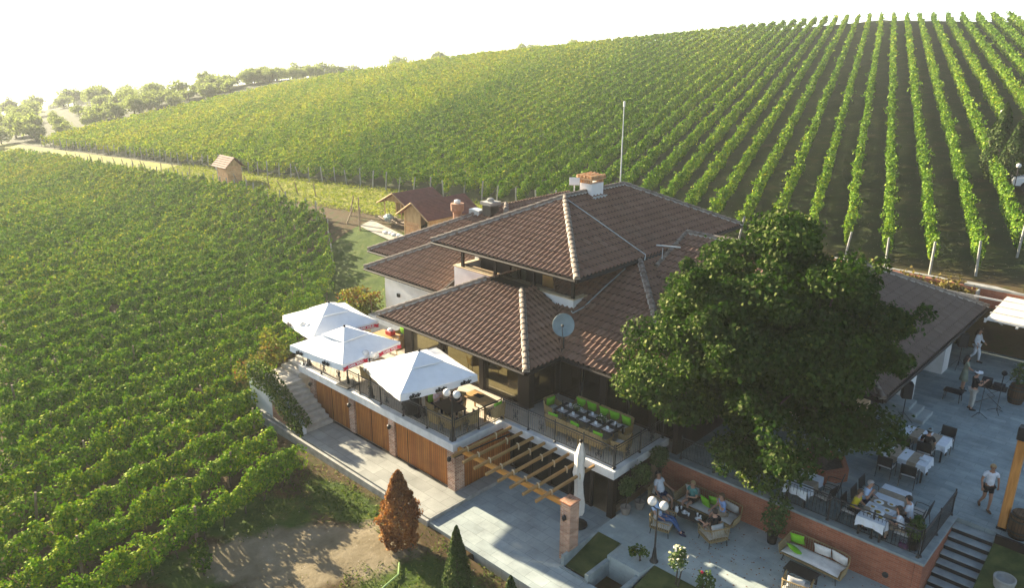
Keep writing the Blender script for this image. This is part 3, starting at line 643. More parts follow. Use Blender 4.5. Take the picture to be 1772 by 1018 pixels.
# chimney with tiled cap
ch = part('chimney', MB().box(-23.95, -23.2, 30.0, 30.95, 9.2, 10.28), ['white_plaster'])
part('flashing', MB().box(-24.05, -23.0, 29.9, 31.05, 9.2, 9.66), ['galvanised'], ch)
cap = MB()
for i in range(6): cap.box(-24.02 + i * .145, -23.94 + i * .145, 29.98, 30.06, 10.28, 10.46).box(-24.02 + i * .145, -23.94 + i * .145, 30.88, 30.96, 10.28, 10.46)
cap.box(-24.1, -23.1, 29.9, 31.05, 10.46, 10.53)
for i in range(5):
    for j in range(4): cap.tube([(-24.08 + i * .21, 29.92 + j * .28, 10.56 + random.random() * .05), (-24.05 + i * .21, 30.2 + j * .28, 10.58 + random.random() * .06)], .085, 7)
part('chimney_cap', cap, ['shed_block'], ch)
# ---- left kitchen wing: two parallel hips (F, G)
def hipend(x0, y0, x1, tm, ez, lab, right=True):
    r1 = roof_plane((x0, y0, ez), (1, 0), (0, 1), tm, lambda t: t, (lambda t: x1 - x0 - t) if right else (lambda t: x1 - x0), label=lab)
    r2 = roof_plane((x0, y0 + 12, ez), (0, -1), (1, 0), tm, lambda t: 0, lambda t: 12 - t)
    ridge((x0, y0, ez + .04), (x0 + tm, y0 + tm, ez + tm * K + .04), r1); return r1
hipend(-34.9, 24.48, -28.28, 5.2, 4.7, 'sunlit roof of the kitchen wing', False)
part('verge', MB().add([(-28.30, 24.42, 4.62), (-28.22, 24.42, 4.62), (-28.22, 24.42, 4.84), (-28.30, 24.42, 4.84), (-28.30, 27.2, 5.96), (-28.22, 27.2, 5.96), (-28.22, 27.2, 6.18), (-28.30, 27.2, 6.18)],
     [(0, 1, 2, 3), (7, 6, 5, 4), (0, 4, 5, 1), (1, 5, 6, 2), (2, 6, 7, 3), (3, 7, 4, 0)]), ['dark_wood'])
rG = hipend(-37.95, 26.96, -26.0, 5.97, 4.7, 'rearmost sunlit roof of the kitchen wing')
rG2 = roof_plane((-26.0, 26.96, 4.7), (0, 1), (-1, 0), 5.97, lambda t: t, lambda t: 12); ridge((-26.0, 26.96, 4.74), (-31.97, 32.93, 4.7 + 5.97 * K + .04), rG2)
part('gutter', fascia(MB(), [(-34.9, 32), (-34.9, 24.48), (-28.28, 24.48)], 4.72), ['dark_wood']); part('gutter', fascia(MB(), [(-37.95, 38), (-37.95, 26.96), (-34, 26.96)], 4.72), ['dark_wood'])
part('soffit', MB().box(-34.86, -28.3, 24.52, 31, 4.55, 4.6).box(-37.9, -34.9, 27.0, 38, 4.55, 4.6), ['dark_wood'])
part('wall', MB().box(-34.2, -28.0, 25.3, 33, 1.0, 4.55), ['white_plaster'], label='white kitchen wall with two small vents')
part('wall', MB().box(-37.3, -34.21, 27.7, 38, 1.0, 4.55), ['white_plaster'], label='white rear kitchen wall')
part('wall', MB().box(-37.34, -34.215, 27.60, 27.69, .5, 2.6), ['grey_plaster'], label='grey plinth of the rear kitchen wall')
for x, z in ((-32.9, 3.35), (-31.3, 3.35)): part('vent', MB().lathe([(.10, 0), (.10, .1)], (0, 0, 0), 10).box(-.1, .1, -.1, .1, 0, .1), ['black_iron'], None).matrix_local = Matrix.Translation((x - BO[0], 25.27 - BO[1], z)) @ Matrix.Rotation(rad(90), 4, 'X') @ Matrix.Translation(BO)
# roof furniture of the kitchen wing
v = part('vent', MB().lathe([(.28, 6.4), (.28, 6.95), (.34, 7.0), (.40, 7.05), (.42, 7.5), (.36, 7.5)], (-34.55, 31.3, 0), 14), ['terracotta'], label='terracotta clay pot vent on the kitchen roof')
part('vent_cap', MB().lathe([(.16, 7.5), (.2, 7.55), (.2, 7.68), (.05, 7.74)], (-34.55, 31.3, 0), 12), ['white_plaster'], v)
part('vent', MB().bbox(-33.75, -32.85, 31.5, 32.1, 6.6, 7.25), ['galvanised'], label='low pale metal box vent on the kitchen roof')
v = part('chimney', MB().box(-32.65, -31.95, 31.6, 32.3, 6.6, 7.6), ['black_iron'], label='small black chimney stack of the kitchen')
part('chimney_cap', MB().box(-32.75, -31.85, 31.5, 32.4, 7.68, 7.85).lathe([(.2, 7.85), (.22, 8.0), (.1, 8.06)], (-32.3, 31.95, 0), 10), ['concrete'], v)
# satellite dish, mast, antenna, cable
d = thing('satellite_dish', 'round grey satellite dish on a dark pole at the roof valley', 'satellite dish', (-18.75, 22.75, 4.85))
MB().tube([(0, 0, 0), (0, 0, .55), (-.05, .1, .8)], .035, 8).build('pole', ['black_iron'], d)
M = Matrix.Translation((-.1, .1, 1.05)) @ Matrix.Rotation(rad(34), 4, 'Z') @ Matrix.Rotation(rad(70), 4, 'X')
mb = MB(); n = 22; vs = []; fs = []
for i, r in enumerate((0, .15, .3, .4, .45)):
    for j in range(n): t = 2 * math.pi * j / n; vs.append(M @ Vector((r * math.cos(t), r * math.sin(t) * 1.06, r * r * .45)))
fs = [(i * n + j, i * n + (j + 1) % n, (i + 1) * n + (j + 1) % n, (i + 1) * n + j) for i in range(4) for j in range(n)]
mb.add(vs, fs); mb.tube([vs[4 * n + j] for j in range(0, n)] + [vs[4 * n]], .012, 5); mb.build('reflector', ['dish_grey'], d, True)
MB().tube([M @ Vector((0, -.45, .08)), M @ Vector((0, -.28, .45)), M @ Vector((0, -.05, .48))], .015, 5).ball(M @ Vector((0, -.03, .48)), .06).build('feed_arm', ['black_iron'], d)
d = thing('antenna_mast', 'tall thin pale mast standing on the top roof ridge', 'mast', (-23.56, 32.9, 9.8))
MB().tube([(0, 0, 0), (0, 0, 2.6)], .035, 6).tube([(0, 0, 2.6), (0, 0, 4.1)], .024, 6).build('pole', ['galvanised'], d)
MB().lathe([(.05, 4.05), (.055, 4.3), (.02, 4.34)], (0, 0, 0), 8).build('mast_tip', ['white_plaster'], d)
d = thing('panel_antenna', 'small white panel antenna on a bracket beside the chimney', 'antenna', (-24.1, 29.75, 9.75))
MB().tube([(0, 0, 0), (0, 0, .75)], .025, 6).build('pole', ['galvanised'], d)
MB().bbox(-.26, .26, -.08, -.02, .42, .80, .02, 0, Matrix.Rotation(rad(40), 4, 'Z')).build('panel', ['car_white'], d)
d = thing('tv_antenna', 'thin metal television antenna lying low over the shaded roof', 'antenna', (-18.0, 28.6, 7.75))
MB().tube([(0, 0, 0), (0, 0, .5)], .02, 5).tube([(-.5, .25, .5), (.6, .5, .55)], .035, 6).build('boom', ['galvanised'], d)
cab = MB().tube([(-23.4, 28.25, 9.80), (-21.5, 28.4, 8.96), (-19.6, 28.62, 8.05), (-18.95, 28.7, 7.75), (-18.9, 28.6, 7.62), (-18.75, 28.35, 7.6)], .022, 5).tube([(-19.2, 27.6, 7.3), (-19.35, 26.2, 6.65), (-19.45, 24.9, 6.02), (-19.6, 24.35, 5.85), (-19.72, 24.4, 5.9)], .03, 5)
tag(cab.build('cable', ['galvanised'], None), 'pale grey cable running over the shaded side of the top roof', 'cable')
# ================================================================== VINEYARDS
def ap2xy(a, p): return a * RX + p * RY, a * RY - p * RX
ORD = 'first second third fourth fifth sixth seventh eighth ninth tenth eleventh twelfth thirteenth fourteenth fifteenth sixteenth seventeenth eighteenth nineteenth twentieth'.split()
def vine_points(p, a0, a1, zc, hh, wid, cov, shoot, smin=.10, step=1.0, wild=0.0):
    Ps, Ss, Os = [], [], []
    nb = max(1, int((a1 - a0) / 2.0)); edges = np.linspace(a0, a1, nb + 1)
    npl = int((a1 - a0) / step) + 3; fw = rng.uniform(.70 - .2 * wild, 1.3, npl); fh = rng.uniform(.74 - .22 * wild, 1.22 + .12 * wild, npl); dz = rng.normal(0, .09 + .10 * wild, npl); dp = rng.normal(0, .06, npl)
    fw[rng.random(npl) < .02] *= .4
    ph = rng.uniform(0, 6.3)
    for e0, e1 in zip(edges[:-1], edges[1:]):
        x, y = ap2xy((e0 + e1) / 2, p); d = math.hypot(x, y)
        s = min(.46, max(smin, .062 + .00185 * d)); n = int(cov * (e1 - e0) * 4.0 / (.42 * s * s)); n = min(n, int(1500 * (e1 - e0)))
        a = rng.uniform(e0, e1, n); ti = (a - a0) / step; i = ti.astype(int); f = ti - i
        W = fw[i] * (1 - f) + fw[i + 1] * f; H = fh[i] * (1 - f) + fh[i + 1] * f; D = dz[i] * (1 - f) + dz[i + 1] * f
        pinch = .86 + .14 * np.cos((f - .5) * 2 * np.pi)
        th = rng.uniform(0, 2 * np.pi, n); rr = .50 + .55 * np.sqrt(rng.random(n)); rr += rng.exponential(.06, n)
        px = np.cos(th) * rr * wid * W * pinch; pz = np.sin(th) * rr * hh * H * pinch
        # shoots: leafy fingers that rise from the top wire, lean out and droop
        sh = rng.random(n) < shoot; k = int(sh.sum()); ns = max(2, int(3.6 * (e1 - e0))); si = rng.integers(0, ns, k); t_ = rng.random(k) ** .8
        sa = rng.uniform(e0, e1, ns)[si]; sl = rng.uniform(.30, .85, ns)[si]; so = rng.normal(0, .20, ns)[si]; su = rng.normal(0, .5, ns)[si]; sz = rng.uniform(.35, .95, ns)[si]
        jit = .085 * (1.15 - .6 * t_) + s * .15
        a[sh] = np.clip(sa + su * sl * t_ + rng.normal(0, 1, k) * jit, a0, a1)
        px[sh] = wid * rng.uniform(-.5, .5, ns)[si] + so * sl * t_ * 1.7 + rng.normal(0, 1, k) * jit
        pz[sh] = hh * sz + sl * (1.15 * t_ - 1.0 * t_ ** 2) + rng.normal(0, 1, k) * jit
        ti = (a - a0) / step; i = ti.astype(int); f = ti - i; D = np.where(sh, 0, D)
        X_, Y_ = ap2xy(a, p + px + dp[i] * (1 - f) + dp[i + 1] * f)
        Z_ = ground_z(X_ * 0 + ap2xy(a, p)[0], ap2xy(a, p)[1]) + zc + pz + D
        Ps.append(np.stack([X_, Y_, Z_], 1)); Ss.append(s * rng.uniform(.7, 1.3, n))
        ox, oy = np.cos(th) * RY, -np.cos(th) * RX
        Os.append(np.stack([ox, oy, np.sin(th) * .8 + .15], 1))
    return np.concatenate(Ps), np.concatenate(Ss), np.concatenate(Os)
post_me = MB().bbox(-.05, .05, -.05, .05, -.2, 1.75, .012).mesh('post', ['post_concrete'])
wpost_me = MB().tube([(0, 0, -.2), (.01, 0, .8), (0, .01, 1.65)], [.05, .048, .042], 7).mesh('post', ['stake_wood'])
trunk_me = MB().tube([(0, 0, -.1), (.03, .02, .25), (-.02, .05, .5), (.03, .02, .8)], [.04, .03, .026, .02], 5).mesh('trunk', ['vine_wood'])
def link(me, name, par, loc, rot=(0, 0, 0), sc=1):
    o = bpy.data.objects.new(name, me); COL.objects.link(o); o.parent = par; o.location = loc; o.rotation_euler = rot; o.scale = (sc,) * 3 if not isinstance(sc, tuple) else sc
    return o
def vine_row(p, a0, a1, label, group, zc, hh, wid, cov, shoot, mat, near=False, post=None, step=1.0, wild=0.0):
    bx_, by_ = ap2xy(a0, p); base = np.array([bx_, by_, gz(bx_, by_)])
    r = thing('vine_row', label, 'vine row', base, 0, group)
    P, S, O = vine_points(p, a0, a1, zc, hh, wid, cov, shoot, step=step, wild=wild)
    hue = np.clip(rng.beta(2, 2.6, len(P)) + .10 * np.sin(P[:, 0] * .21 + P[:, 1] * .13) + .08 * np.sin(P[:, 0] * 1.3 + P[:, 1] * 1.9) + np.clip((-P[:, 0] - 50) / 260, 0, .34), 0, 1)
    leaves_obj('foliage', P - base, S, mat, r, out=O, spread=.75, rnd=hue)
    def at(a, dp=0): x, y = ap2xy(a, p + dp); return (x - base[0], y - base[1], gz(x, y) - base[2])
    if post is not None:
        for a in post:
            if a0 - .6 <= a <= a1 + .6: link(post_me if not near else wpost_me, 'post', r, at(a), (random.gauss(0, .06), random.gauss(0, .07), random.random()), random.uniform(.9, 1.1))
    if near:
        a = a0 + .4
        while a < min(a1, a0 + 30):
            link(trunk_me, 'trunk', r, at(a, random.gauss(0, .05)), (random.gauss(0, .12), random.gauss(0, .12), random.random() * 6), random.uniform(.8, 1.15)); a += 1.05
    return r
pe = [-152, -150, -147, -138, -116, -87, -40, -12, 0, 21, 30]; ae = [98, 117, 133, 164, 184, 195, 193, 190, 180, 158, 150]
k = 0
for k in range(-70, 13):
    p = -0.1 + 2.17 * k
    a0 = ((45.3 if k > -8 else 47.0) + random.uniform(-.4, .4) - .33083 * p) / .94369
    if k == 4: a0 = 49
    if k >= 5: a0 = 77.5 + (k - 5) * 3.5
    a1 = float(np.interp(p, pe, ae))
    if a1 - a0 < 4: continue
    if -20 < k <= 4: lab = '%s vine row of the upper vineyard counted leftwards from the row nearest the corner cypresses' % ORD[4 - k] if 4 - k < 20 else 'vine row of the upper vineyard rising above the brown sheds'
    elif k > 4: lab = '%s short vine row starting behind the corner cypresses at the upper right' % ORD[k - 5]
    else: lab = 'long vine row among many alike on the left slope of the upper vineyard'
    if k in range(-24, -19): lab = 'vine row of the upper vineyard starting right behind the two brown sheds'
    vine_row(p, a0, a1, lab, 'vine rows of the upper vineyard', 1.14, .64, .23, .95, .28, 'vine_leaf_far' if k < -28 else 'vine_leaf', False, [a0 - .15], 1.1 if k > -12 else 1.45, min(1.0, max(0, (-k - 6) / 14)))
for k in range(0, 70):
    p = -19.4 - 1.9 * k
    yend = float(np.interp(-p, [19, 24, 26, 30, 34, 40, 45, 60, 160], [13.9, 14.7, 16.6, 23.5, 29.5, 35.0, 38.3, 40.2, 40.6])) + random.uniform(-.3, .3)
    a1 = (yend - .33083 * p) / .94369; a0 = max(4.0, -p / 1.53 - 4)
    if a1 - a0 < 3: continue
    lab = ('%s vine row of the lower vineyard counted from the bare dirt yard' % ORD[k]) if k < 20 else 'vine row deep among many alike in the lower left vineyard'
    vine_row(p, a0, a1, lab, 'vine rows of the lower vineyard', .94, .52, .29, 1.0, .27, 'vine_leaf', k < 10, [a0 + 1 + 6.5 * j + (k * 2.3) % 6 for j in range(8)] if k < 10 else [a1 + .1], 1.05 if k < 8 else 1.35, min(1.0, max(0, (k - 6) / 8)))
# ================================================================== TREES
def crown_mesh(name, blobs, n, size, mat, spread=1.3):
    Ps, Os, Hs = [], [], []
    for (c, r, w) in blobs:
        m_ = int(n * w); v = rng.normal(size=(m_, 3)); v /= np.linalg.norm(v, axis=1, keepdims=True)
        rr = (.45 + .6 * rng.random(m_) ** .6)[:, None] + rng.exponential(.07, (m_, 1))
        Ps.append(np.array(c) + v * rr * np.array(r)); Os.append(v + np.array([0, 0, .3])); Hs.append(np.clip(rng.beta(2, 3, m_) + rng.normal(0, .08), 0, 1))
    P = np.concatenate(Ps)
    return leaves_mesh(name, P, size * rng.uniform(.65, 1.35, len(P)), mat, out=np.concatenate(Os), spread=spread, rnd=np.concatenate(Hs))
# --- the oak
TB = Vector((-9.0, 26.2, 1.75)); oak = thing('oak_tree', 'big spreading oak with dark green crown hiding the middle of the restaurant', 'tree', TB)
CC = np.array([-10.9, 24.6, 6.45]); blobs = []; lim = MB()
lim.tube([(0, 0, -.2), (-.1, -.05, .6), (-.3, -.1, 1.6), (-.7, -.3, 2.8)], [.34, .27, .24, .21], 10)
cnt = 0
while cnt < 185:
    v = rng.normal(size=3); v /= np.linalg.norm(v)
    if v[2] < -.80: continue
    q = rng.random() ** .33; wob = 1 + .17 * math.sin(4 * math.atan2(v[1], v[0]) + 3 * v[2]) + .12 * math.sin(9 * v[2] + 5 * v[0])
    R_ = np.array([4.2, 4.3, 4.9]) * wob
    c = CC + v * R_ * q
    tz = (c[2] - 6.2) / 5.2
    if tz > 0 and np.hypot(c[0] - CC[0] - .9 * tz, c[1] - CC[1]) > 4.6 * math.sqrt(max(.03, 1 - tz ** 1.5)): continue
    if c[2] < 2.5 or c[2] > 11.6: continue
    if c[0] > -7.4 and c[2] < 4.6 or c[0] > -6.7: continue
    if c[0] < -14.2 and c[2] < 4.6: continue
    if c[1] < 22.8 and c[2] < np.interp(c[0], [-13.5, -9.8], [4.8, 3.5]): continue
    if c[1] > 28.5 and c[2] < 4.8: continue
    r = rng.uniform(.42, .95); blobs.append((c - np.array(TB), (r * 1.25, r * 1.25, r * .62), (r / .75) ** 2)); cnt += 1
    if cnt % 2 == 0:
        s0 = Vector((-.7, -.3, 2.8)); e = Vector(c - np.array(TB)); mid = s0.lerp(e, .5) + Vector((0, 0, .5))
        lim.tube([s0 - Vector((-.2, -.1, 1.0)) * random.random(), s0.lerp(mid, .6), mid, e], [.11, .075, .05, .018], 6)
for _ in range(170):
    b0 = blobs[rng.integers(0, 185)]; v = b0[0] + np.array(TB) - CC; v /= np.linalg.norm(v); r = rng.uniform(.22, .42)
    q = b0[0] + v * rng.uniform(.3, .8) + rng.normal(0, .2, 3)
    if q[2] + TB.z < 3.3 or np.linalg.norm(q + np.array(TB) - CC) > 5.5: continue
    blobs.append((q, (r * 1.1, r * 1.1, r), .13))
for px_, py_, pz_ in ((-15.3, 22.9, 5.4), (-15.2, 23.3, 6.4), (-10.3, 22.6, 3.5), (-9.6, 22.6, 3.0)):
    blobs.append((np.array([px_, py_, pz_]) - np.array(TB), (.8, .8, .6), .7))
o = lim.build('trunk', ['bark'], oak, True)
cm = crown_mesh('crown', blobs, 1000, .145, 'oak_leaf', 1.6); o = bpy.data.objects.new('crown', cm); COL.objects.link(o); o.parent = oak
pl_ = thing('brick_planter', 'low brick planter around the foot of the big oak', 'planter', (-9.0, 26.2, 1.75))
mb = MB()
for j in range(6):
    a, b = math.pi / 3 * j, math.pi / 3 * (j + 1); R1, R2 = 1.0, .82
    mb.prism([(R1 * math.cos(a), R1 * math.sin(a)), (R1 * math.cos(b), R1 * math.sin(b)), (R2 * math.cos(b), R2 * math.sin(b)), (R2 * math.cos(a), R2 * math.sin(a))], 0, .5)
mb.build('wall', ['wall_brick'], pl_); MB().lathe([(.84, .05), (.84, .38)], (0, 0, 0), 6).build('soil', ['vine_wood'], pl_)
# --- columnar conifers
def conifer(name, label, cat, base, h, r, mat, n, size, top=.12, belly=.30, group=None, lean=0, rag=1.0, pw=.72):
    t = thing(name, label, cat, (base[0], base[1], base[2]), 0, group)
    z = rng.random(n) ** .9; prof = np.where(z < belly, .72 + .28 * (z / belly), np.clip((1 - z) / (1 - belly), 0, 1) ** pw * (1 - top) + top * (1 - z) + .02)
    th = rng.uniform(0, 2 * np.pi, n); lump = 1 + rag * (.10 * np.sin(th * 3 + z * 9) + .07 * np.sin(th * 7 - z * 23) + .06 * np.sin(th * 5 + z * 41))
    rr = r * prof * lump * (.62 + .42 * np.sqrt(rng.random(n))); hue = np.clip(rng.beta(2, 2.5, n) + .15 * np.sin(th * 2 + z * 7), 0, 1)
    P = np.stack([rr * np.cos(th) + lean * z, rr * np.sin(th), .12 + z * (h - .12)], 1); O = np.stack([np.cos(th), np.sin(th), np.full(n, .5)], 1)
    leaves_obj('foliage', P, size * rng.uniform(.6, 1.4, n), mat, t, out=O, spread=1.0, rnd=hue, aspect=.5)
    MB().tube([(0, 0, -.1), (0, 0, h * .8)], [.07, .02], 6).build('trunk', ['bark'], t); return t
conifer('dead_conifer', 'dead rust brown conifer standing at the edge of the dirt yard', 'tree', (-18.72, 13.98, gz(-18.72, 13.98)), 3.05, .70, 'dead_leaf', 8500, .12, belly=.36, rag=1.5, pw=.72)
conifer('cypress', 'slim green columnar cypress on the lawn beside the paving', 'tree', (-15.15, 13.45, -.08), 2.85, .46, 'conifer_leaf', 8000, .075, belly=.2)
conifer('cypress', 'small dark cypress tip at the bottom edge left of the paving', 'tree', (-13.30, 13.95, -.08), 1.75, .36, 'conifer_leaf', 3500, .07, belly=.2)
for i, (x, y, h, lab) in enumerate(((-12.9, 63.6, 5.2, 'front left dark cypress of the clump by the parked cars'), (-14.0, 68.6, 4.4, 'rear left dark cypress of the clump by the parked cars'),
        (-11.6, 62.0, 4.6, 'nearest dark cypress by the parked cars at the right edge'), (-12.0, 72.5, 4.6, 'tall cypress rising behind the white globe lamp'), (-13.4, 65.2, 3.2, 'low cypress in front of the globe lamp'))):
    conifer('cypress', lab, 'tree', (x, y, gz(x, y)), h, .95, 'conifer_leaf', 3000, .24, belly=.25, group='cypresses at the upper right')
# --- forest behind the vineyard, its haze partly painted into the leaf colour
fk = []
for q in range(5):
    bl = []
    hgt = rng.uniform(5.0, 7.0); wd = rng.uniform(3.2, 4.6)
    for _ in range(15):
        v = rng.normal(size=3); v /= np.linalg.norm(v); r = rng.uniform(1.1, 1.9)
        bl.append((np.array([0, 0, hgt * .58]) + v * np.array([wd * .72, wd * .72, hgt * .34]) * rng.random() ** .4, (r, r, r * .85), 1))
    cmesh = crown_mesh('crown', bl, 75, .62, 'forest_leaf_hazed')
    tm = MB().tube([(0, 0, -.5), (.1, 0, hgt * .3), (0, .1, hgt * .7)], [.28, .2, .08], 7).mesh('trunk', ['bark']); fk.append((cmesh, tm))
spots = []
for i in range(75): spots.append((58 + 160 * (i + rng.random()) / 75, -160 - 20 * rng.random() ** 1.5))
while len(spots) < 285:
    az = rad(43.65 + rng.uniform(-6, 34)); d = 250 + 480 * rng.random() ** 1.6; x, y = -math.sin(az) * d, math.cos(az) * d; a, p = x * RX + y * RY, x * RY - y * RX
    if p < -166 or a > 236: spots.append((a, p))
for i, (a, p) in enumerate(spots):
    x, y = ap2xy(a, p); r = thing('forest_tree', 'leafy tree in the pale hazy belt beyond the vineyard', 'tree', (x, y, gz(x, y) - .2), 0, 'hazy trees beyond the vineyard')
    cmesh, tm = fk[i % 5]; sc = rng.uniform(.5, .85) * (1 + max(0, math.hypot(x, y) - 240) / 260); rz = rng.uniform(0, 6.28)
    link(cmesh, 'crown', r, (0, 0, 0), (0, 0, rz), (sc, sc, sc * rng.uniform(.85, 1.15))); link(tm, 'trunk', r, (0, 0, 0), (0, 0, rz), sc)
# ================================================================== OUTDOOR FIXTURES
def railing(label, pts, h=.87, ornament=True, curl=False, post_every=1.45):
    base = Vector(pts[0]); t = thing('iron_railing', label, 'railing', base)
    for si, (a, b) in enumerate(zip(pts, pts[1:])):
        a, b = Vector(a) - base, Vector(b) - base; d = b - a; Ln = d.length; u = d.normalized(); n = max(1, round(Ln / post_every)); Z = Vector((0, 0, 1))
        MB().tube([a + Z * h, b + Z * h], .024, 6).tube([a + Z * (h - .1), b + Z * (h - .1)], .012, 5).tube([a + Z * .1, b + Z * .1], .014, 5).build('rail', ['black_iron'], t)
        for i in range(n + 1):
            p = a + d * (i / n)
            MB().tube([p, p + Z * (h + .05)], .022, 6).ball(p + Z * (h + .07), .032, 6, 4).lathe([(.06, 0), (.05, .04), (.024, .07)], p, 8).build('post', ['black_iron'], t)
        m_ = int(Ln / .115); bal = MB(); orn = MB()
        for i in range(1, m_):
            p = a + d * (i / m_); bal.tube([p + Z * .1, p + Z * (h - .1)], .0085, 4, cap=False)
        bal.build('baluster_panel', ['black_iron'], t)
        if ornament:
            q = int(Ln / 1.15)
            for i in range(q):
                c = a + d * ((i + .5) / q) + Z * (h * .47); o = MB()
                for sx in (-1, 1):
                    for sz in (-1, 1):
                        pts_ = []
                        for k in range(13):
                            th = k / 12 * 3.6 * math.pi * .5; r = .015 + .085 * (1 - k / 12)
                            pts_.append(c + u * (sx * (.10 - r * math.cos(th))) * .9 + Z * (sz * (.13 - r * math.sin(th) * 1.05)))
                        o.tube(pts_, .014, 4)
                o.tube([c - Z * .26, c + Z * .26], .014, 4).ball(c, .035, 6, 4)
                for sx in (-1, 1): o.tube([c + u * sx * .1 - Z * .24, c + u * sx * .02, c + u * sx * .1 + Z * .24], .012, 4)
                o.build('scroll_ornament', ['black_iron'], t)
    if curl:
        e = Vector(pts[-1]) - base; d = (Vector(pts[-1]) - Vector(pts[-2])).normalized()
        MB().tube([e + Vector((0, 0, h))] + [e + d * (.10 * math.sin(k * .5)) + Vector((0, 0, h - .12 + .12 * math.cos(k * .5))) for k in range(1, 9)] + [e + d * .05 + Vector((0, 0, .05))], .022, 6).build('scroll_end', ['black_iron'], t)
    return t
railing('long black scrollwork railing along the sunny front of the upper terrace', [(-30.45, 17.52, T), (-19.86, 17.52, T)])
railing('short black scrollwork railing turning the inner corner of the terrace', [(-19.84, 17.62, T), (-19.84, 20.2, T)])
railing('black scrollwork railing in front of the long green cushioned table', [(-19.78, 20.24, T), (-14.18, 20.24, T)])
railing('black scrollwork railing closing the terrace end beside the oak', [(-14.17, 20.32, T), (-14.17, 23.45, T)])
railing('plain black railing on top of the brick wall above the patio', [(-13.2, 23.26, 1.79), (-4.70, 23.26, 1.79)], h=.92, ornament=False)
railing('plain black railing running beside the stone steps with a curled end', [(-4.66, 23.36, 1.79), (-4.62, 26.5, 1.79)], h=.92, ornament=False, curl=True)
bw = thing('brick_retaining_wall', 'long red brick wall with stone coping between patio and upper plaza', 'wall', (-9, 23.2, 0))
o_ = (-9, 23.2, 0)
MB().box(-13.86, -4.70, 23.08, 23.29, -.3, 1.70).build('wall', ['wall_brick'], bw, off=o_)
MB().box(-4.69, -4.47, 23.08, 26.5, -.3, 1.70).build('wall', ['wall_brick'], bw, off=o_)
MB().bbox(-13.86, -4.43, 23.02, 23.42, 1.702, 1.79, .015).build('coping', ['coping'], bw, off=o_)
MB().bbox(-4.80, -4.43, 23.425, 26.52, 1.702, 1.788, .015).build('coping', ['coping'], bw, off=o_)
MB().lathe([(.09, 0), (.10, .05), (.05, .07)], (0, 0, 0), 10).build('wall_lamp', ['black_iron'], bw).matrix_local = Matrix.Translation((3.55, -.12, .85)) @ Matrix.Rotation(rad(90), 4, 'X')
st = thing('stone_stairs', 'flight of grey stone steps going down beside the brick wall', 'stairs', (-3.85, 24.8, 0))
for i in range(11):
    z = 1.75 - .16 * (i + 1); y1 = 26.53 - .345 * i
    MB().bbox(-4.46, -3.24, y1 - .42, y1, z - .16, z, .012).box(-4.455, -3.245, y1 - .428, y1 - .4205, z - .158, z - .03, 1).build('step', ['step_stone', 'black_plastic'], st, off=(-3.85, 24.8, 0))
bw = thing('brick_back_wall', 'tall dark brick wall with flat coping closing the far end of the plaza', 'wall', (-3, 44.2, 1.75)); o_ = (-3, 44.2, 1.75)
MB().box(-16.5, 9, 44.06, 44.3, 1.0, 4.98).build('wall', ['wall_brick'], bw, off=o_); MB().bbox(-16.5, 9, 44.5, 44.75, 4.3, 4.99, .02).box(-9.3, 9, 44.0, 44.5, 4.99, 5.10).build('coping', ['concrete'], bw, off=o_)
# dry planting behind the right wing
dp = thing('roof_planter', 'trough of dry straw coloured plants along the wall behind the right wing', 'planter', (-12.5, 44.0, 4.2))
MB().box(-16.4, -8.6, 43.5, 43.56, 3.9, 4.7).box(-8.6, -8.52, 43.5, 44.5, 3.9, 4.95).box(-16.4, -8.6, 43.56, 44.5, 3.9, 4.55).build('trough', ['concrete'], dp, off=(-12.5, 44.0, 4.2))
n = 2600; P = np.stack([rng.uniform(-3.8, 3.85, n), rng.uniform(-.42, .45, n), .36 + rng.gamma(2, .08, n)], 1); P[:, 2] += .12 * np.sin(P[:, 0] * 3)
leaves_obj('plant', P, .2 * rng.uniform(.6, 1.3, n), 'straw_leaf', dp, spread=2)
# awning of pale panels
aw = thing('panel_canopy', 'slatted canopy of pale translucent panels over the far plaza corner', 'canopy', (-6, 42, 4.6)); o_ = (-6, 42, 4.6)
for i in range(4):
    y = 40.35 + i * .98; z = 4.60 + i * .06
    MB().bbox(-7.3, -4.0 if i < 3 else -3.0, y, y + .90, z, z + .04, .01).build('panel', ['canopy_panel'], aw, off=o_)
fr = MB()
for i in range(5): fr.box(-8.6 if i > 2 else -7.4, -3.0, 40.28 + i * .98 - .0, 40.34 + i * .98, 4.52 + i * .06, 4.60 + i * .06)
fr.box(-6.08, -5.98, 40.2, 43.95, 4.42, 4.5).box(-7.38, -7.3, 40.2, 43.95, 4.42, 4.5).build('frame', ['canopy_frame'], aw, off=o_); MB().tube([(-7.25, 41.4, 4.42), (-7.25, 43.98, 3.3)], .04, 6).build('strut', ['canopy_frame'], aw, off=o_)
# left travertine stair with ivy wall
ls = thing('travertine_stairs', 'weathered pale stone steps climbing to the left end of the terrace', 'stairs', (-29.5, 16.6, .15)); o_ = (-29.5, 16.6, .15)
for i in range(9):
    z = .15 + .158 * (i + 1); x1 = -27.95 - .30 * i
    MB().bbox(x1 - .36, x1, 15.92, 17.34, z - .158, z, .012).box(x1 - .30, x1 - .04, 15.93, 17.33, -.2, z - .16).build('step', ['travertine'], ls, off=o_)
MB().bbox(-32.35, -30.66, 15.92, 17.34, 1.4, 1.60, .012).box(-32.3, -30.7, 15.95, 17.3, -.6, 1.4).build('landing', ['travertine'], ls, off=o_)
for i in range(4):
    y = 17.35 + .36 * i; z = 1.60 + .1625 * (i + 1)
    MB().bbox(-32.3 + .1 * i, -30.67, y, y + .42, z - .16, z, .012).box(-32.2, -30.69, y + .02, y + .40, -.5, z - .162).build('step', ['travertine'], ls, off=o_)
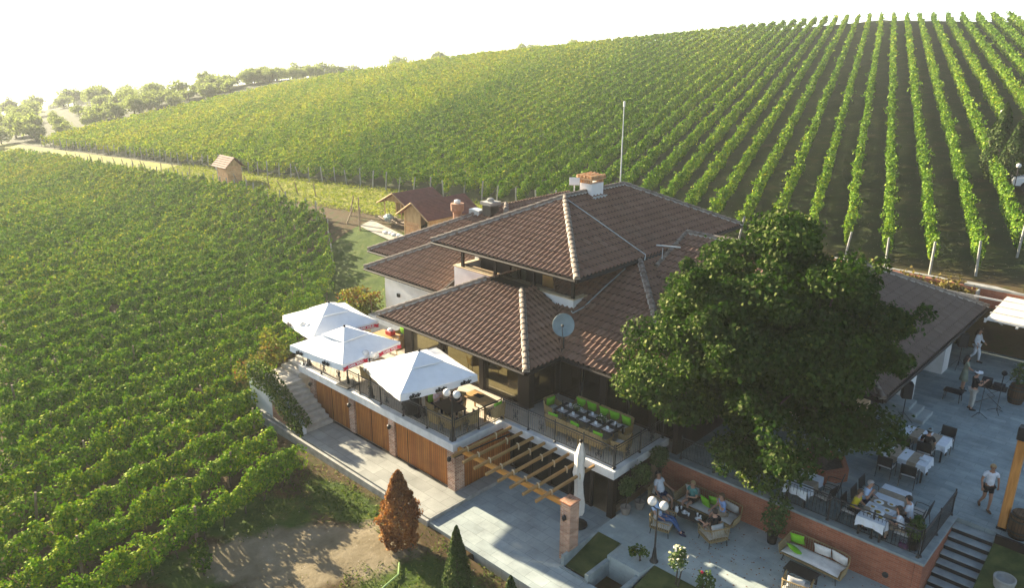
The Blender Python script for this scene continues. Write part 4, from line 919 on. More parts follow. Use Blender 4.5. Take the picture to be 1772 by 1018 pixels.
iw = thing('stair_side_wall', 'whitewashed wall with a brick triangle beside the left steps draped in ivy', 'wall', (-30, 15.8, 0)); o_ = (-30, 15.8, 0)
vs = [(-32.5, 15.72, -1.2), (-27.9, 15.72, -.8), (-27.9, 15.72, .55), (-30.7, 15.72, 2.1), (-32.5, 15.72, 2.2)]; vs += [(x, 15.91, z) for x, _, z in vs]
MB().add(vs, [(0, 1, 2, 3, 4), (9, 8, 7, 6, 5), (0, 5, 6, 1), (1, 6, 7, 2), (2, 7, 8, 3), (3, 8, 9, 4), (4, 9, 5, 0)]).build('wall', ['white_plaster'], iw, off=o_)
vs = [(-30.5, 15.69, -.85), (-28.05, 15.69, -.65), (-28.05, 15.69, .1), (-30.4, 15.69, 1.0)]; vs += [(x, 15.715, z) for x, _, z in vs]
MB().add(vs, [(0, 1, 2, 3), (0, 3, 7, 4), (0, 4, 5, 1), (1, 5, 6, 2), (2, 6, 7, 3)]).build('brick_patch', ['brick'], iw, off=o_)
iv = thing('ivy', 'ivy tumbling over the side wall of the left steps', 'plant', (-30, 15.8, .9)); n = 3600
t = rng.random(n); x = -32.4 + 4.6 * t; top = np.where(x > -30.7, .55 + (-27.9 - x) * .553, 2.15); hang = rng.gamma(1.6, .26, n); sd_ = rng.random(n)
P = np.stack([x + 30, np.where(sd_ < .6, -.12 - .12 * rng.random(n), rng.uniform(-.15, .38, n)), top - .9 + np.where(sd_ < .6, .12 - np.minimum(hang, .95), rng.uniform(.02, .22, n))], 1)
leaves_obj('foliage', P, .115 * rng.uniform(.6, 1.4, n), 'ivy_leaf', iv, out=np.tile([0, -1, .5], (n, 1)), spread=1.3); MB().tube([(1.9, -.1, -.8), (1.2, -.12, -.2), (-.2, -.12, .9)], .03, 5).build('stem', ['vine_wood'], iv)
def bush(name, label, cat, base, blobs, n, size, mat, stems=2, group=None):
    t = thing(name, label, cat, base, 0, group); me_ = crown_mesh('foliage', blobs, n, size, mat, 1.5); o = bpy.data.objects.new('foliage', me_); COL.objects.link(o); o.parent = t
    mb = MB(); zt_ = max(b[0][2] for b in blobs)
    for i in range(stems): mb.tube([(random.uniform(-.08, .08), random.uniform(-.08, .08), -.1), (random.uniform(-.1, .1), random.uniform(-.1, .1), zt_ * .5), (random.uniform(-.2, .2), random.uniform(-.2, .2), zt_)], [.03, .022, .01], 5)
    mb.build('stem', ['vine_wood'], t); return t
bush('climbing_vine', 'sprawling yellowing climbing vine at the top of the left steps', 'plant', (-33.0, 16.6, .6), [((0, 0, 1.0), (.8, .7, .7), 1), ((.5, .3, 1.9), (.5, .5, .4), .6), ((-.7, -.4, .6), (.7, .6, .6), .8), ((.1, .9, 1.6), (.7, .6, .5), .8), ((-.5, .8, 2.2), (.4, .4, .5), .4), ((.2, -.5, .3), (.7, .4, .5), .8)], 420, .15, 'autumn_leaf')
bush('climbing_vine', 'green climbing vine below the yellowing one left of the steps', 'plant', (-33.4, 15.4, -.6), [((0, 0, .7), (.8, .7, .7), 1), ((.9, .1, .5), (.7, .5, .5), 1), ((-.8, .3, .9), (.7, .6, .6), .9)], 420, .15, 'ivy_leaf')
hd = thing('red_leaved_hedge', 'hedge of red and yellow leaves against the white kitchen wall', 'hedge', (-34.6, 24.2, 2.0)); n = 3600
P = np.stack([rng.uniform(-1.9, .55, n), rng.normal(0, .22, n) + rng.uniform(-.5, .7, n), rng.uniform(-.9, 1.25, n)], 1); P[:, 2] += .15 * np.sin(P[:, 0] * 4)
hu_ = np.clip(.10 + .30 * (P[:, 2] > .7) + .5 * rng.random(n) ** 1.5, 0, 1); leaves_obj('foliage', P, .15 * rng.uniform(.6, 1.3, n), 'autumn_leaf', hd, rnd=hu_)
MB().tube([(-1.8, 0, -.9), (-1.8, 0, 1.0), (.5, 0, 1.0), (.5, 0, -.9)], .03, 5).build('trellis', ['stake_wood'], hd)
# pergola
pg = thing('pergola', 'orange timber pergola with brown slanting rafters over the courtyard', 'pergola', (-16.8, 17.6, 0)); o_ = (-16.8, 17.6, 0)
MB().bbox(-19.6, -14.15, 17.53, 17.67, 1.90, 2.08, .012).build('beam', ['pergola_wood'], pg, off=o_)
for i in range(8):
    x = -19.15 + i * .605
    MB().bbox(-.045, .045, 16.85, 20.06, 2.09, 2.20, .01, 0, Matrix.Translation((x, 0, 0))).build('rafter', ['rafter_wood'], pg, off=o_)
    for y in (17.62, 19.15): MB().tube([(x + .07, y, 2.02), (x + .08, y, 2.16), (x + .05, y, 2.26), (x - .03, y, 2.25)], .026, 6).build('bracket', ['cream_trim'], pg, off=o_)
MB().tube([(-19.7, 17.26, 1.74), (-19.4, 17.2, 1.86), (-19.15, 20.05, 1.88)], .03, 6).build('pipe', ['black_iron'], pg, off=o_)
bp = thing('brick_pillar', 'freestanding brick pillar with glass topped cap carrying the pergola beam', 'pillar', (-13.98, 17.55, 0))
MB().box(-.21, .21, -.24, .24, -.2, 2.26).build('shaft', ['old_brick'], bp); MB().bbox(-.25, .25, -.28, .28, 2.262, 2.32, .015).build('cap', ['brick'], bp); MB().bbox(-.14, .14, -.16, .16, 2.322, 2.41, .02).build('lamp_glass', ['clear_glass'], bp)
MB().lathe([(.05, -.1), (.075, -.05), (.075, .05), (.03, .1)], (0, -.30, 1.75), 10).build('wall_lamp', ['black_iron'], bp)
# lamps
def lamp(loc, label, rot=0, h=2.1, one=False):
    t = thing('globe_lamp', label, 'street lamp', loc, rot, 'black globe lamps')
    MB().lathe([(.15, 0), (.15, .03), (.10, .10), (.075, .30), (.05, .5), (.035, .56)], (0, 0, 0), 10).build('base', ['black_iron'], t, True)
    MB().tube([(0, 0, .5), (0, 0, h - .18)], .032, 8).tube([(-.21 if not one else 0, 0, h - .14), (0, 0, h - .22), (.21 if not one else 0, 0, h - .14)], .022, 6).build('pole', ['black_iron'], t)
    for sx in ((-.21, .21) if not one else (0,)):
        g_ = MB().ball((sx, 0, h + .02), .155, 16, 10).build('globe', ['globe_glass'], t, True); MB().lathe([(.06, h - .16), (.08, h - .11), (.03, h - .10)], (sx, 0, 0), 8).build('holder', ['black_iron'], g_)
    return t
lamp((-19.95, 17.62, T), 'double globe lamp on the corner of the terrace above the brick pier', .35, 1.95)
lamp((-25.25, 17.66, T), 'lamp post between the two nearer parasols behind the railing', .2, 2.0)
lamp((-30.2, 17.66, T), 'lamp post at the far left end of the terrace by the steps', .2, 2.0)
lamp((-11.42, 18.93, .45), 'tall double globe lamp on the patio edge beside the seated group', .1, 2.22)
x, y = -15.6, 75.2; lamp((x, y, gz(x, y)), 'white globe lamp standing among the vines at the upper right', 0, 2.4, True)
x, y = -10.8, 59.5; lamp((x, y, gz(x, y)), 'white globe lamp at the right edge below the parked cars', 0, 2.2, True)
# umbrellas
def umbrella(loc, rot, label, w=3.5, l=3.4, ze=2.0, zp=2.75, prints=None):
    t = thing('patio_umbrella', label, 'umbrella', loc, rot, 'white parasols on the terrace')
    c = [(-w / 2, -l / 2), (w / 2, -l / 2), (w / 2, l / 2), (-w / 2, l / 2)]
    mb = MB(); n = 10
    for k in range(4):
        a, b = Vector((*c[k], ze)), Vector((*c[(k + 1) % 4], ze)); q0 = len(mb.v)
        for i in range(n + 1):
            f = i / n * .80
            for j in range(n + 1):
                e = a.lerp(b, j / n); p = e * (1 - f); z = ze + (zp - ze) * f - .10 * math.sin(math.pi * j / n) * (1 - f) * .5 * (1 - .3 * f) - .05 * math.sin(math.pi * f) * math.sin(math.pi * j / n)
                mb.v.append((p.x, p.y, z + .01 * math.sin(j * 2.1 + k)))
        for i in range(n):
            for j in range(n): mb.f.append((q0 + i * (n + 1) + j, q0 + i * (n + 1) + j + 1, q0 + (i + 1) * (n + 1) + j + 1, q0 + (i + 1) * (n + 1) + j)); mb.m.append(0)
    cn = mb.build('canopy', ['canvas_white'], t, True)
    v = MB()
    for k in range(4):
        a, b = Vector((*c[k], 0)) * .42, Vector((*c[(k + 1) % 4], 0)) * .42; z0 = ze + (zp - ze) * .60 + .02
        v.add([(a.x, a.y, z0), (b.x, b.y, z0), (b.x * .05, b.y * .05, zp + .05), (a.x * .05, a.y * .05, zp + .05), (a.x, a.y, z0 - .05), (b.x, b.y, z0 - .05)], [(0, 1, 2, 3), (4, 5, 1, 0)])
    v.build('vent_flap', ['canvas_white'], cn)
    va = MB()
    for k in range(4):
        a, b = Vector((*c[k], ze)), Vector((*c[(k + 1) % 4], ze)); d = b - a; o = Vector((d.y, -d.x, 0)).normalized(); m_ = 16; q0 = len(va.v)
        for j in range(m_ + 1):
            p = a + d * (j / m_); sag = .05 * math.sin(math.pi * j / m_)
            va.v += [tuple(p + Vector((0, 0, -sag))), tuple(p + o * (.025 + .014 * math.sin(j * 1.9)) + Vector((0, 0, -.27 - sag)))]
        for j in range(m_): va.f.append((q0 + 2 * j, q0 + 2 * j + 2, q0 + 2 * j + 3, q0 + 2 * j + 1)); va.m.append(0)
    va.build('valance', ['canvas_white'], t)
    MB().tube([(0, 0, 0), (0, 0, zp)], .035, 8).ball((0, 0, zp + .07), .06, 8, 5).build('pole', ['dark_wood'], t)
    for k in range(4): MB().tube([(c[k][0] * .02, c[k][1] * .02, zp - .12), (c[k][0] * .985, c[k][1] * .985, ze - .02)], .018, 5).tube([(0, 0, zp - .95), (c[k][0] * .45, c[k][1] * .45, ze + (zp - ze) * .5)], .014, 5).build('rib', ['dark_wood'], t)
    MB().bbox(-.4, .4, -.4, .4, 0, .07, .02).lathe([(.07, .07), (.05, .4)], (0, 0, 0), 10).build('base', ['black_iron'], t)
    for (side, f, kind) in prints or []:
        a, b = Vector((*c[side], ze)), Vector((*c[(side + 1) % 4], ze)); d = (b - a).normalized(); o = Vector((d.y, -d.x, 0)).normalized(); q = a.lerp(b, f) + o * .044 + Vector((0, 0, -.145 - .05 * math.sin(math.pi * f)))
        up_ = Vector((-o.x * .08, -o.y * .08, 1)).normalized(); M = Matrix.Translation(q) @ Matrix((d, up_, d.cross(up_))).transposed().to_4x4(); p = MB()
        if kind == 'ribbon':
            p.prism([(-.52, -.075), (.52, -.075), (.52, .075), (-.52, .075)], 0, .006, 0)
            for s in (-1, 1): p.prism([(s * .52, -.11), (s * .70, -.11), (s * .63, -.03), (s * .70, .05), (s * .52, .05)][::s], -.004, .002, 0)
            p.v = [M @ Vector(x) for x in p.v]; text_mb(p, 'DARK WILD', .15, M @ Matrix.Translation((0, 0, .010)), 1, .001, 0, .004); p.build('printed_ribbon', ['red_print', 'white_print'], t)
        else:
            text_mb(p, 'elixir', .24, M @ Matrix.Translation((0, 0, .006)), 0, .001, .15, .012); text_mb(p, 'elixir', .24, M @ Matrix.Translation((.015, -.03, .006)), 0, .001, .15, .0)
            p.build('printed_logo', ['black_print'], t)
    return t
umbrella((-22.55, 18.2, T), rad(-13), 'nearest white parasol with three small black logos on its front valance', prints=[(1, .17, 'logo'), (1, .5, 'logo'), (1, .83, 'logo'), (0, .12, 'logo')])
umbrella((-27.05, 17.7, T), rad(6), 'middle white parasol with two red ribbons on its valance', w=3.5, l=3.3, prints=[(1, .20, 'ribbon'), (1, .80, 'ribbon'), (0, .2, 'logo'), (0, .7, 'logo')])
umbrella((-30.3, 19.05, T), rad(-8), 'farthest white parasol at the left end of the terrace', w=3.5, l=3.3, prints=[(1, .80, 'ribbon'), (0, .25, 'logo')])
fu = thing('folded_umbrella', 'closed cream parasol with a black logo standing by the brick pillar', 'umbrella', (-14.93, 19.25, 0)); mb = MB(); prof = [(.05, 3.42), (.09, 3.30), (.17, 2.9), (.15, 2.5), (.19, 2.2), (.14, 1.8), (.15, 1.4), (.19, 1.0), (.17, .62), (.12, .45)]
vs = []
for r, z in prof:
    for j in range(20): t = 2 * math.pi * j / 20; rr = r * (1 + .22 * math.sin(5 * t + z * .8) + .1 * math.sin(9 * t)); vs.append((rr * math.cos(t) + .03 * math.sin(z * 2), rr * math.sin(t), z))
mb.add(vs, [(i * 20 + j, i * 20 + (j + 1) % 20, (i + 1) * 20 + (j + 1) % 20, (i + 1) * 20 + j) for i in range(len(prof) - 1) for j in range(20)]).build('canopy', ['canvas_cream'], fu, True)
MB().tube([(0, 0, 0), (0, 0, 3.5)], .03, 8).ball((0, 0, 3.5), .07, 8, 5).build('pole', ['dark_wood'], fu); MB().lathe([(.35, 0), (.35, .06), (.06, .12)], (0, 0, 0), 12).build('base', ['black_iron'], fu)
mb = MB(); M = Matrix.Translation((-.03, -.27, 1.0)) @ Matrix.Rotation(rad(90), 4, 'X') @ Matrix.Rotation(rad(-25), 4, 'Z'); text_mb(mb, 'elixir', .2, M, 0, .002, .15, .012); mb.build('printed_logo', ['black_print'], fu)
# wooden posts, barrels
tp = thing('timber_post', 'tall varnished wooden post with a black floodlight on top at the right edge', 'post', (-3.2, 26.9, 1.75)); MB().bbox(-.13, .13, -.13, .13, .06, 3.3, .03).build('shaft', ['post_wood'], tp); MB().bbox(-.15, .15, -.15, .15, 0, .07, .01).build('foot', ['black_iron'], tp)
MB().bbox(-.17, .17, -.17, .17, 3.3, 3.75, .02).tube([(.05, -.18, 3.7), (.08, -.22, 3.5), (.03, -.18, 3.35)], .012, 5).build('floodlight', ['black_plastic'], tp); MB().bbox(.22, .5, -.3, 0, 2.95, 3.25, .03).tube([(.1, -.1, 3.1), (.25, -.15, 3.1)], .03, 5).build('speaker_box', ['black_plastic'], tp)
def barrel(loc, label, plant, pot=False):
    t = thing('wine_barrel', label, 'barrel', loc); MB().lathe([(.27, 0), (.33, .2), (.36, .45), (.33, .7), (.27, .9), (.25, .88), (.05, .86)], (0, 0, 0), 18).build('staves', ['barrel_wood'], t, True)
    for z, r in ((.1, .305), (.25, .345), (.65, .345), (.8, .305)): MB().lathe([(r, z), (r + .008, z), (r + .008, z + .05), (r, z + .05)], (0, 0, 0), 18).build('hoop', ['black_iron'], t)
    if plant: bush('potted_shrub', 'leafy green shrub growing on top of the far wine barrel', 'plant', (loc[0], loc[1], loc[2] + .88), [((0, 0, .45), (.42, .42, .35), 1), ((.1, 0, .8), (.3, .3, .3), .6)], 300, .11, 'shrub_leaf')
barrel((-5.15, 38.0, 1.75), 'dark wine barrel near the musicians with a shrub on top', True); barrel((-2.72, 26.75, 1.75), 'dark wine barrel beside the wooden post at the right edge', False)
pt = thing('round_planter', 'pale round stone planter at the bottom right corner', 'planter', (-2.55, 24.6, 1.05)); MB().lathe([(.22, -.5), (.27, .1), (.31, .35), (.31, .42), (.26, .42), (.24, .3)], (0, 0, 0), 20).build('bowl', ['concrete'], pt, True)
# hose, board
hs = MB(); pts = [(-17.95, 13.3), (-17.5, 12.9), (-17.35, 12.2), (-17.15, 11.4), (-16.5, 10.9), (-16.25, 10.1), (-15.9, 9.4)]; hs.tube([(x, y, gz(x, y) + .06) for x, y in pts], .03, 6); tag(hs.build('garden_hose', ['hose_green'], None), 'thin pale green garden hose lying on the grass', 'hose')
# sheds
def shed(name, label, x0, x1, y0, y1, z, hw_, hr, open_left):
    t = thing(name, label, 'shed', ((x0 + x1) / 2, (y0 + y1) / 2, z)); o_ = tuple(t.location); xm = (x0 + x1) / 2
    MB().box(x0, x1, y1 - .15, y1, z - .5, z + hw_).box(x1 - .15, x1, y0, y1 - .16, z - .5, z + hw_).build('wall', ['shed_block'], t, off=o_)
    MB().box(x0, x0 + .14, y0 + (1.2 if open_left else .0), y1 - .16, z - .5, z + hw_).build('wall', ['shed_wood'], t, off=o_)
    f = MB()
    if not open_left: f.box(x0 + .15, x0 + (x1 - x0) * .62, y0, y0 + .1, z - .5, z + hw_ * .52)
    if not open_left: f.build('brick_panel', ['shed_block'], t, off=o_)
    g = MB().add([(x0, y0 + .02, z + hw_), (x1, y0 + .02, z + hw_), (xm, y0 + .02, z + hr - .08), (x0, y0 + .1, z + hw_), (x1, y0 + .1, z + hw_), (xm, y0 + .1, z + hr - .08)], [(0, 1, 2), (5, 4, 3), (0, 3, 4, 1), (1, 4, 5, 2), (2, 5, 3, 0)])
    if not open_left: g.box(x0 + .15, x0 + (x1 - x0) * .62, y0 + .005, y0 + .09, z + hw_ * .525, z + hw_ - .005)
    g.build('gable', ['shed_wood'], t, off=o_)
    for x in (x0 + .06, x0 + (x1 - x0) * .66, x1 - .06): MB().box(x - .06, x + .06, y0 - .06, y0 - .005, z - .4, z + hw_).build('post', ['shed_wood'], t, off=o_)
    r = MB(); ov = .45
    for s in (-1, 1):
        xe = xm + s * ((x1 - x0) / 2 + ov); ze = z + hw_ - ov * (hr - hw_) / ((x1 - x0) / 2); n = 14
        for i in range(n):
            a, b = i / n, (i + 1) / n
            q = [(xm + (xe - xm) * f_, yy, z + hr + (ze - z - hr) * f_ + .03 * (k)) for (f_, k) in ((a, 0), (b, 1)) for yy in (y0 - .5, y1 + .3)]
            r.add([q[0], q[1], q[3], q[2], *(Vector(p) - Vector((0, 0, .05)) for p in (q[0], q[1], q[3], q[2]))], [(0, 1, 2, 3), (7, 6, 5, 4), (0, 3, 7, 4), (1, 5, 6, 2), (3, 2, 6, 7), (0, 4, 5, 1)])
    ro = r.build('roof', ['rust_roof'], t, off=o_)
    bb = MB()
    for s in (-1, 1): bb.tube([(xm, y0 - .52, z + hr - .04), (xm + s * ((x1 - x0) / 2 + ov), y0 - .52, z + hw_ - ov * (hr - hw_) / ((x1 - x0) / 2) - .03)], .06, 4)
    bb.build('barge_board', ['shed_wood'], ro, off=o_); return t
shed('garden_shed', 'larger block shed with rust brown roof and a dark doorway', -49.1, -46.0, 38.6, 43.6, 1.95, 1.8, 2.75, False)
shed('garden_shed', 'smaller open fronted shed with rust brown roof sheltering junk', -54.0, -50.4, 40.3, 44.0, 1.95, 1.75, 2.65, True)
hz_ = gz(-88.6, 43.3); ht_ = thing('field_hut', 'small brick hut with tiled roof standing alone on the grassy track', 'hut', (-88.6, 43.3, hz_))
MB().box(-1.2, 1.3, -.9, .9, -.4, 2.1).build('wall', ['shed_block'], ht_); MB().box(-1.30, -1.205, -.8, -.55, -.3, 2.1).box(-1.3, -1.205, .5, .75, -.3, 2.1).box(-1.3, -1.205, -.54, .49, 1.8, 2.1).build('door_frame', ['shed_wood'], ht_)
r = MB()
for s in (-1, 1):
    for i in range(6):
        a, b = i / 6, (i + 1) / 6; q = [(x, s * 1.35 * f_, 3.15 - 1.25 * f_ + k * .06) for f_, k in ((a, 0), (b, 1)) for x in (-1.9, 1.7)]
        r.add([*q, *(Vector(p) - Vector((0, 0, .07)) for p in q)], [(0, 1, 3, 2), (6, 7, 5, 4), (0, 2, 6, 4), (1, 5, 7, 3), (2, 3, 7, 6), (0, 4, 5, 1)])
noisy('hut_tile', (.10, .036, .022), (.17, .068, .042), scale=3); r.build('roof', ['hut_tile'], ht_); MB().add([(-1.1, -.9, 2.1), (-1.1, .9, 2.1), (-1.1, 0, 3.0), (1.2, -.9, 2.1), (1.2, .9, 2.1), (1.2, 0, 3.0)], [(0, 2, 1), (3, 4, 5), (0, 3, 5, 2), (1, 2, 5, 4)]).build('gable', ['shed_wood'], ht_)
sp = thing('stone_trough', 'grey stone pedestal trough left of the lone hut', 'trough', (-91.6, 43.6, gz(-91.6, 43.6))); MB().lathe([(.45, -.2), (.38, .2), (.42, 1.2), (.55, 1.35), (.55, 1.6), (.3, 1.6)], (0, 0, 0), 10).build('pedestal', ['concrete'], sp)
mb = MB().tube([(0, 0, -.3), (.02, .01, 1.55)], [.06, .05], 6); sk = thing('fence_stake', 'leaning wooden stake along the edge of the lower vineyard', 'stake', (-107, 42.6, gz(-107, 42.6)), 0, 'wooden stakes along the track'); mb.build('shaft', ['stake_wood'], sk)
for i, x in enumerate((-68.7, -72, -75.4, -78.4, -81.7, -85, -98, -103, -110.5, -113.5, -116.5, -119.5, -122.7, -127, -133.5, -139, -144.4)):
    s_ = dup(sk, (x, 42.5 + random.uniform(-.6, .4), gz(x, 42.5))); s_.rotation_euler = (random.uniform(-.1, .3), random.uniform(-.45, .05), random.random())
for i, (x, y, l, lab) in enumerate(((-58.8, 39.9, .35, 'tall wooden gate post left of the open shed'), (-56.8, 39.5, 0, 'rusty post standing before the open shed'), (-54.9, 38.2, .05, 'thin rusty post beside the paved strip'), (-57.6, 38.7, .6, 'slanting timber brace of the old gate'))):
    s_ = dup(sk, (x, y, gz(x, y)), label=lab, group='old gate posts'); s_.rotation_euler = (0, l, 0); s_.scale = (1.1, 1.1, 1.35)
pv_ = MB(); noisy('soil_path', (.22, .20, .16), (.32, .29, .24), scale=1.5)
qp = [(-55.5, 38.6), (-45.5, 36.6), (-45.3, 37.7), (-55.2, 39.7)]
nn = 12; vs = []
for i in range(nn + 1):
    f = i / nn
    for a, b in ((qp[0], qp[1]), (qp[3], qp[2])): x, y = a[0] + (b[0] - a[0]) * f, a[1] + (b[1] - a[1]) * f; vs.append((x, y, max(gz(x, y) + .10, 1.35)))
pv_.add(vs, [(2 * i, 2 * i + 2, 2 * i + 3, 2 * i + 1) for i in range(nn)]); struct('shed_path', pv_, ['soil_path'])
jk = thing('junk_pile', 'heap of scrap timber and green tarpaulin in front of the open shed', 'junk pile', (-52.0, 39.6, 1.95)); mb = MB()
for i in range(26): x, y, a = random.uniform(-1.2, 1.3), random.uniform(-.7, .7), random.uniform(-.4, .4); mb.tube([(x - .8, y - a, .1 + random.random() * .4), (x + .8, y + a, .1 + random.random() * .5)], .04, 5)
mb.build('timber', ['stake_wood'], jk); mb = MB().ball((-.5, 0, .45), .6, 12, 7, 0, (1, .7, .6)); mb.v = [(x + random.uniform(-.07, .07), y, z + random.uniform(-.08, .08)) for x, y, z in mb.v]; mb.build('tarpaulin', ['tarp'], jk)
bg_ = thing('sand_bags', 'pale row of bags lying beside the larger shed', 'bags', (-49.2, 37.4, 1.8)); mb = MB()
for i in range(5): mb.ball((-.9 + i * .55, .1 * (i % 2), .12), .3, 10, 6, 0, (1.1, .8, .5))
mb.build('bag', ['cream_cushion'], bg_, True)
# parked cars at the right edge
def car(loc, rot, label, paint):
    t = thing('parked_car', label, 'car', loc, rot, 'parked cars'); mb = MB()
    prof = [(-2.1, .35), (-2.15, .6), (-2.05, .82), (-1.5, .92), (-1.15, .98), (-.55, 1.42), (.75, 1.44), (1.5, 1.0), (2.0, .92), (2.15, .65), (2.1, .35)]
    n = len(prof); vs = []
    for y, ins in ((-.85, .0), (-.80, .0), (.80, .0), (.85, .0)):
        for x, z in prof:
            tuck = .16 * max(0, (z - .95)) / .5; s = -1 if y < 0 else 1; vs.append((x, y - s * tuck, z))
    mb.add(vs, [tuple(range(n)), tuple(reversed(range(3 * n, 4 * n)))] + [(k * n + i, (k + 1) * n + i, (k + 1) * n + (i + 1) % n, k * n + (i + 1) % n) for k in range(3) for i in range(n)]); mb.build('body', [paint], t)
    g = MB()
    for s in (-1, 1): g.add([(-1.0, s * .862, .98), (1.3, s * .862, .98), (.7, s * .735, 1.37), (-.5, s * .735, 1.37)], [(0, 1, 2, 3)])
    g.add([(-1.2, -.7, 1.0), (-1.2, .7, 1.0), (-.62, .62, 1.40), (-.62, -.62, 1.40)], [(0, 1, 2, 3)]).add([(1.48, -.7, 1.035), (1.48, .7, 1.035), (.82, .62, 1.43), (.82, -.62, 1.43)], [(0, 1, 2, 3)]); g.build('window', ['car_glass'], t)
    for x in (-1.35, 1.35):
        for s in (-1, 1):
            wv_ = MB().lathe([(.2, -.1), (.32, -.1), (.32, .1), (.2, .1)], (0, 0, 0), 14).build('wheel', ['tyre'], t); wv_.matrix_local = Matrix.Translation((x, s * .80, .32)) @ Matrix.Rotation(rad(90), 4, 'X')
    for s in (-1, 1): MB().bbox(-2.17, -2.1, s * .62 - .15, s * .62 + .15, .62, .76, .02).build('headlight', ['clear_glass'], t)
for x, y, r_, lab, pt_ in ((-9.6, 64.5, .3, 'dark blue parked car half visible at the right edge', 'car_dark'), (-9.3, 61.8, .3, 'white parked car nearest the lower globe lamp at the right edge', 'car_white'), (-10.4, 70.4, .3, 'white parked car behind the rear cypress at the right edge', 'car_white')):
    car((x, y, gz(x, y)), r_, lab, pt_)
leafy('track_blade', [(0, (.08, .13, .015)), (.6, (.20, .22, .03)), (1, (.32, .28, .07))], trans=.3)
# grass blades of the yard
n = 26000; x = rng.uniform(-27, -9, n); y = rng.uniform(5, 15.4, n)
def bl_(cx, cy, rx, ry, r=0): c, s = math.cos(r), math.sin(r); u = ((x - cx) * c + (y - cy) * s) / rx; v = (-(x - cx) * s + (y - cy) * c) / ry; return np.exp(-(u * u + v * v))
dens = .10 + bl_(-16.2, 12.6, 2.6, 2.2) + .9 * bl_(-22.5, 14.3, 3, .9) + .7 * bl_(-24.5, 12.4, 1.8, 1.0) + .45 * (np.sin(x * 1.3) * np.sin(y * 1.7 + x) > .35) - .9 * bl_(-20.6, 11.4, 3.6, 1.5, .85)
kq = rng.random(n) < dens; x, y = x[kq], y[kq]; go = leaves_obj('grass', np.stack([x, y, ground_z(x, y) + .04], 1), .12 * rng.uniform(.5, 1.5, len(x)), 'grass_blade', None, droop=.0, aspect=.25); go['kind'] = 'stuff'
n = 15000; x = rng.uniform(-110, -37, n); y = rng.uniform(40.5, 47.5, n); go = leaves_obj('track_grass', np.stack([x, y, ground_z(x, y) + .10], 1), .34 * rng.uniform(.5, 1.4, n), 'track_blade', None, droop=.0, aspect=.22); go['kind'] = 'stuff'
for i, (x, y, h) in enumerate(((-22.9, 8.6, .7), (-22.0, 8.3, .9))): bush('sapling', ('lower' if i == 0 else 'taller') + ' leafy green sapling of the pair at the bottom edge of the dirt yard', 'plant', (x, y, gz(x, y)), [((0, 0, h * .6), (.3, .3, h * .45), 1)], 260, .11, 'ivy_leaf')
# ================================================================== FURNITURE
def ushape(w, d, t):      # t in -1..1 round the back of a seat: front left -> back -> front right
    s = abs(t); sg = -1 if t < 0 else 1
    if s < .38: return (sg * w / 2 * (s / .38) * .92, -d / 2 - .015 * (1 - (s / .38) ** 2))
    k = (s - .38) / .62; return (sg * (w / 2 * (.92 + .08 * min(1, k * 3))), -d / 2 + d * k * .92 + (.02 if k > 0 else 0))
def proto_wicker(green):
    t = thing('wicker_armchair', 'x', 'chair', (0, 0, 0)); w, d = .60, .58; n = 19; mb = MB(); vs = []
    for i in range(n):
        u = -1 + 2 * i / (n - 1); x, y = ushape(w, d, u); b = max(0, 1 - max(0, abs(u) - .30) / .30); h = .63 + .22 * (b * b * (3 - 2 * b)); o = 1.10
        for z, k in ((.30, .97), (.46, 1.0), (h, o), (h + .012, o + .02), (h, o + .05), (.30, 1.05)): vs.append((x * k, y * k, z))
    mb.add(vs, [(i * 6 + j, i * 6 + j + 1, (i + 1) * 6 + j + 1, (i + 1) * 6 + j) for i in range(n - 1) for j in range(5)] + [tuple(range(6)), tuple(reversed(range((n - 1) * 6, n * 6)))])
    mb.build('backrest', ['wicker'], t, True); MB().bbox(-.28, .28, -.27, .28, .30, .40, .02).build('seat', ['wicker'], t)
    for x in (-.25, .25):
        for y in (-.24, .25): MB().tube([(x, y, .30), (x * 1.06, y * 1.06, 0)], [.022, .016], 6).build('leg', ['wicker'], t)
    MB().pillow((0, .01, .435), .54, .52, .09).build('cushion', ['grey_cushion'], t, True)
    if green: MB().pillow((0, 0, 0), .46, .42, .14, Matrix.Translation((0, -.20, .67)) @ Matrix.Rotation(rad(78), 4, 'X')).build('back_pillow', ['green_cushion'], t, True)
    return t
def proto_metal():
    t = thing('metal_armchair', 'x', 'chair', (0, 0, 0))
    for s in (-1, 1):
        MB().tube([(s * .27, .25, 0), (s * .27, .24, .42), (s * .27, .22, .63), (s * .27, .05, .66), (s * .27, -.20, .64)], .014, 6).build('leg', ['black_iron'], t)
        MB().tube([(s * .25, -.30, 0), (s * .25, -.22, .42), (s * .25, -.30, .92)], .014, 6).build('leg', ['black_iron'], t)
    MB().tube([(-.25, -.30, .92), (.25, -.30, .92)], .014, 6).tube([(-.25, -.22, .42), (.25, -.22, .42), (.27, .24, .42), (-.27, .24, .42), (-.25, -.22, .42)], .012, 6).build('frame', ['black_iron'], t)
    MB().add([(-.24, -.235, .52), (.24, -.235, .52), (.24, -.292, .90), (-.24, -.292, .90), (-.24, -.25, .52), (.24, -.25, .52), (.24, -.307, .90), (-.24, -.307, .90)], [(0, 1, 2, 3), (7, 6, 5, 4), (3, 2, 6, 7), (0, 4, 5, 1), (0, 3, 7, 4), (1, 5, 6, 2)]).build('backrest', ['black_plastic'], t)
    MB().pillow((0, .01, .455), .5, .48, .06).build('cushion', ['grey_cushion'], t, True); return t
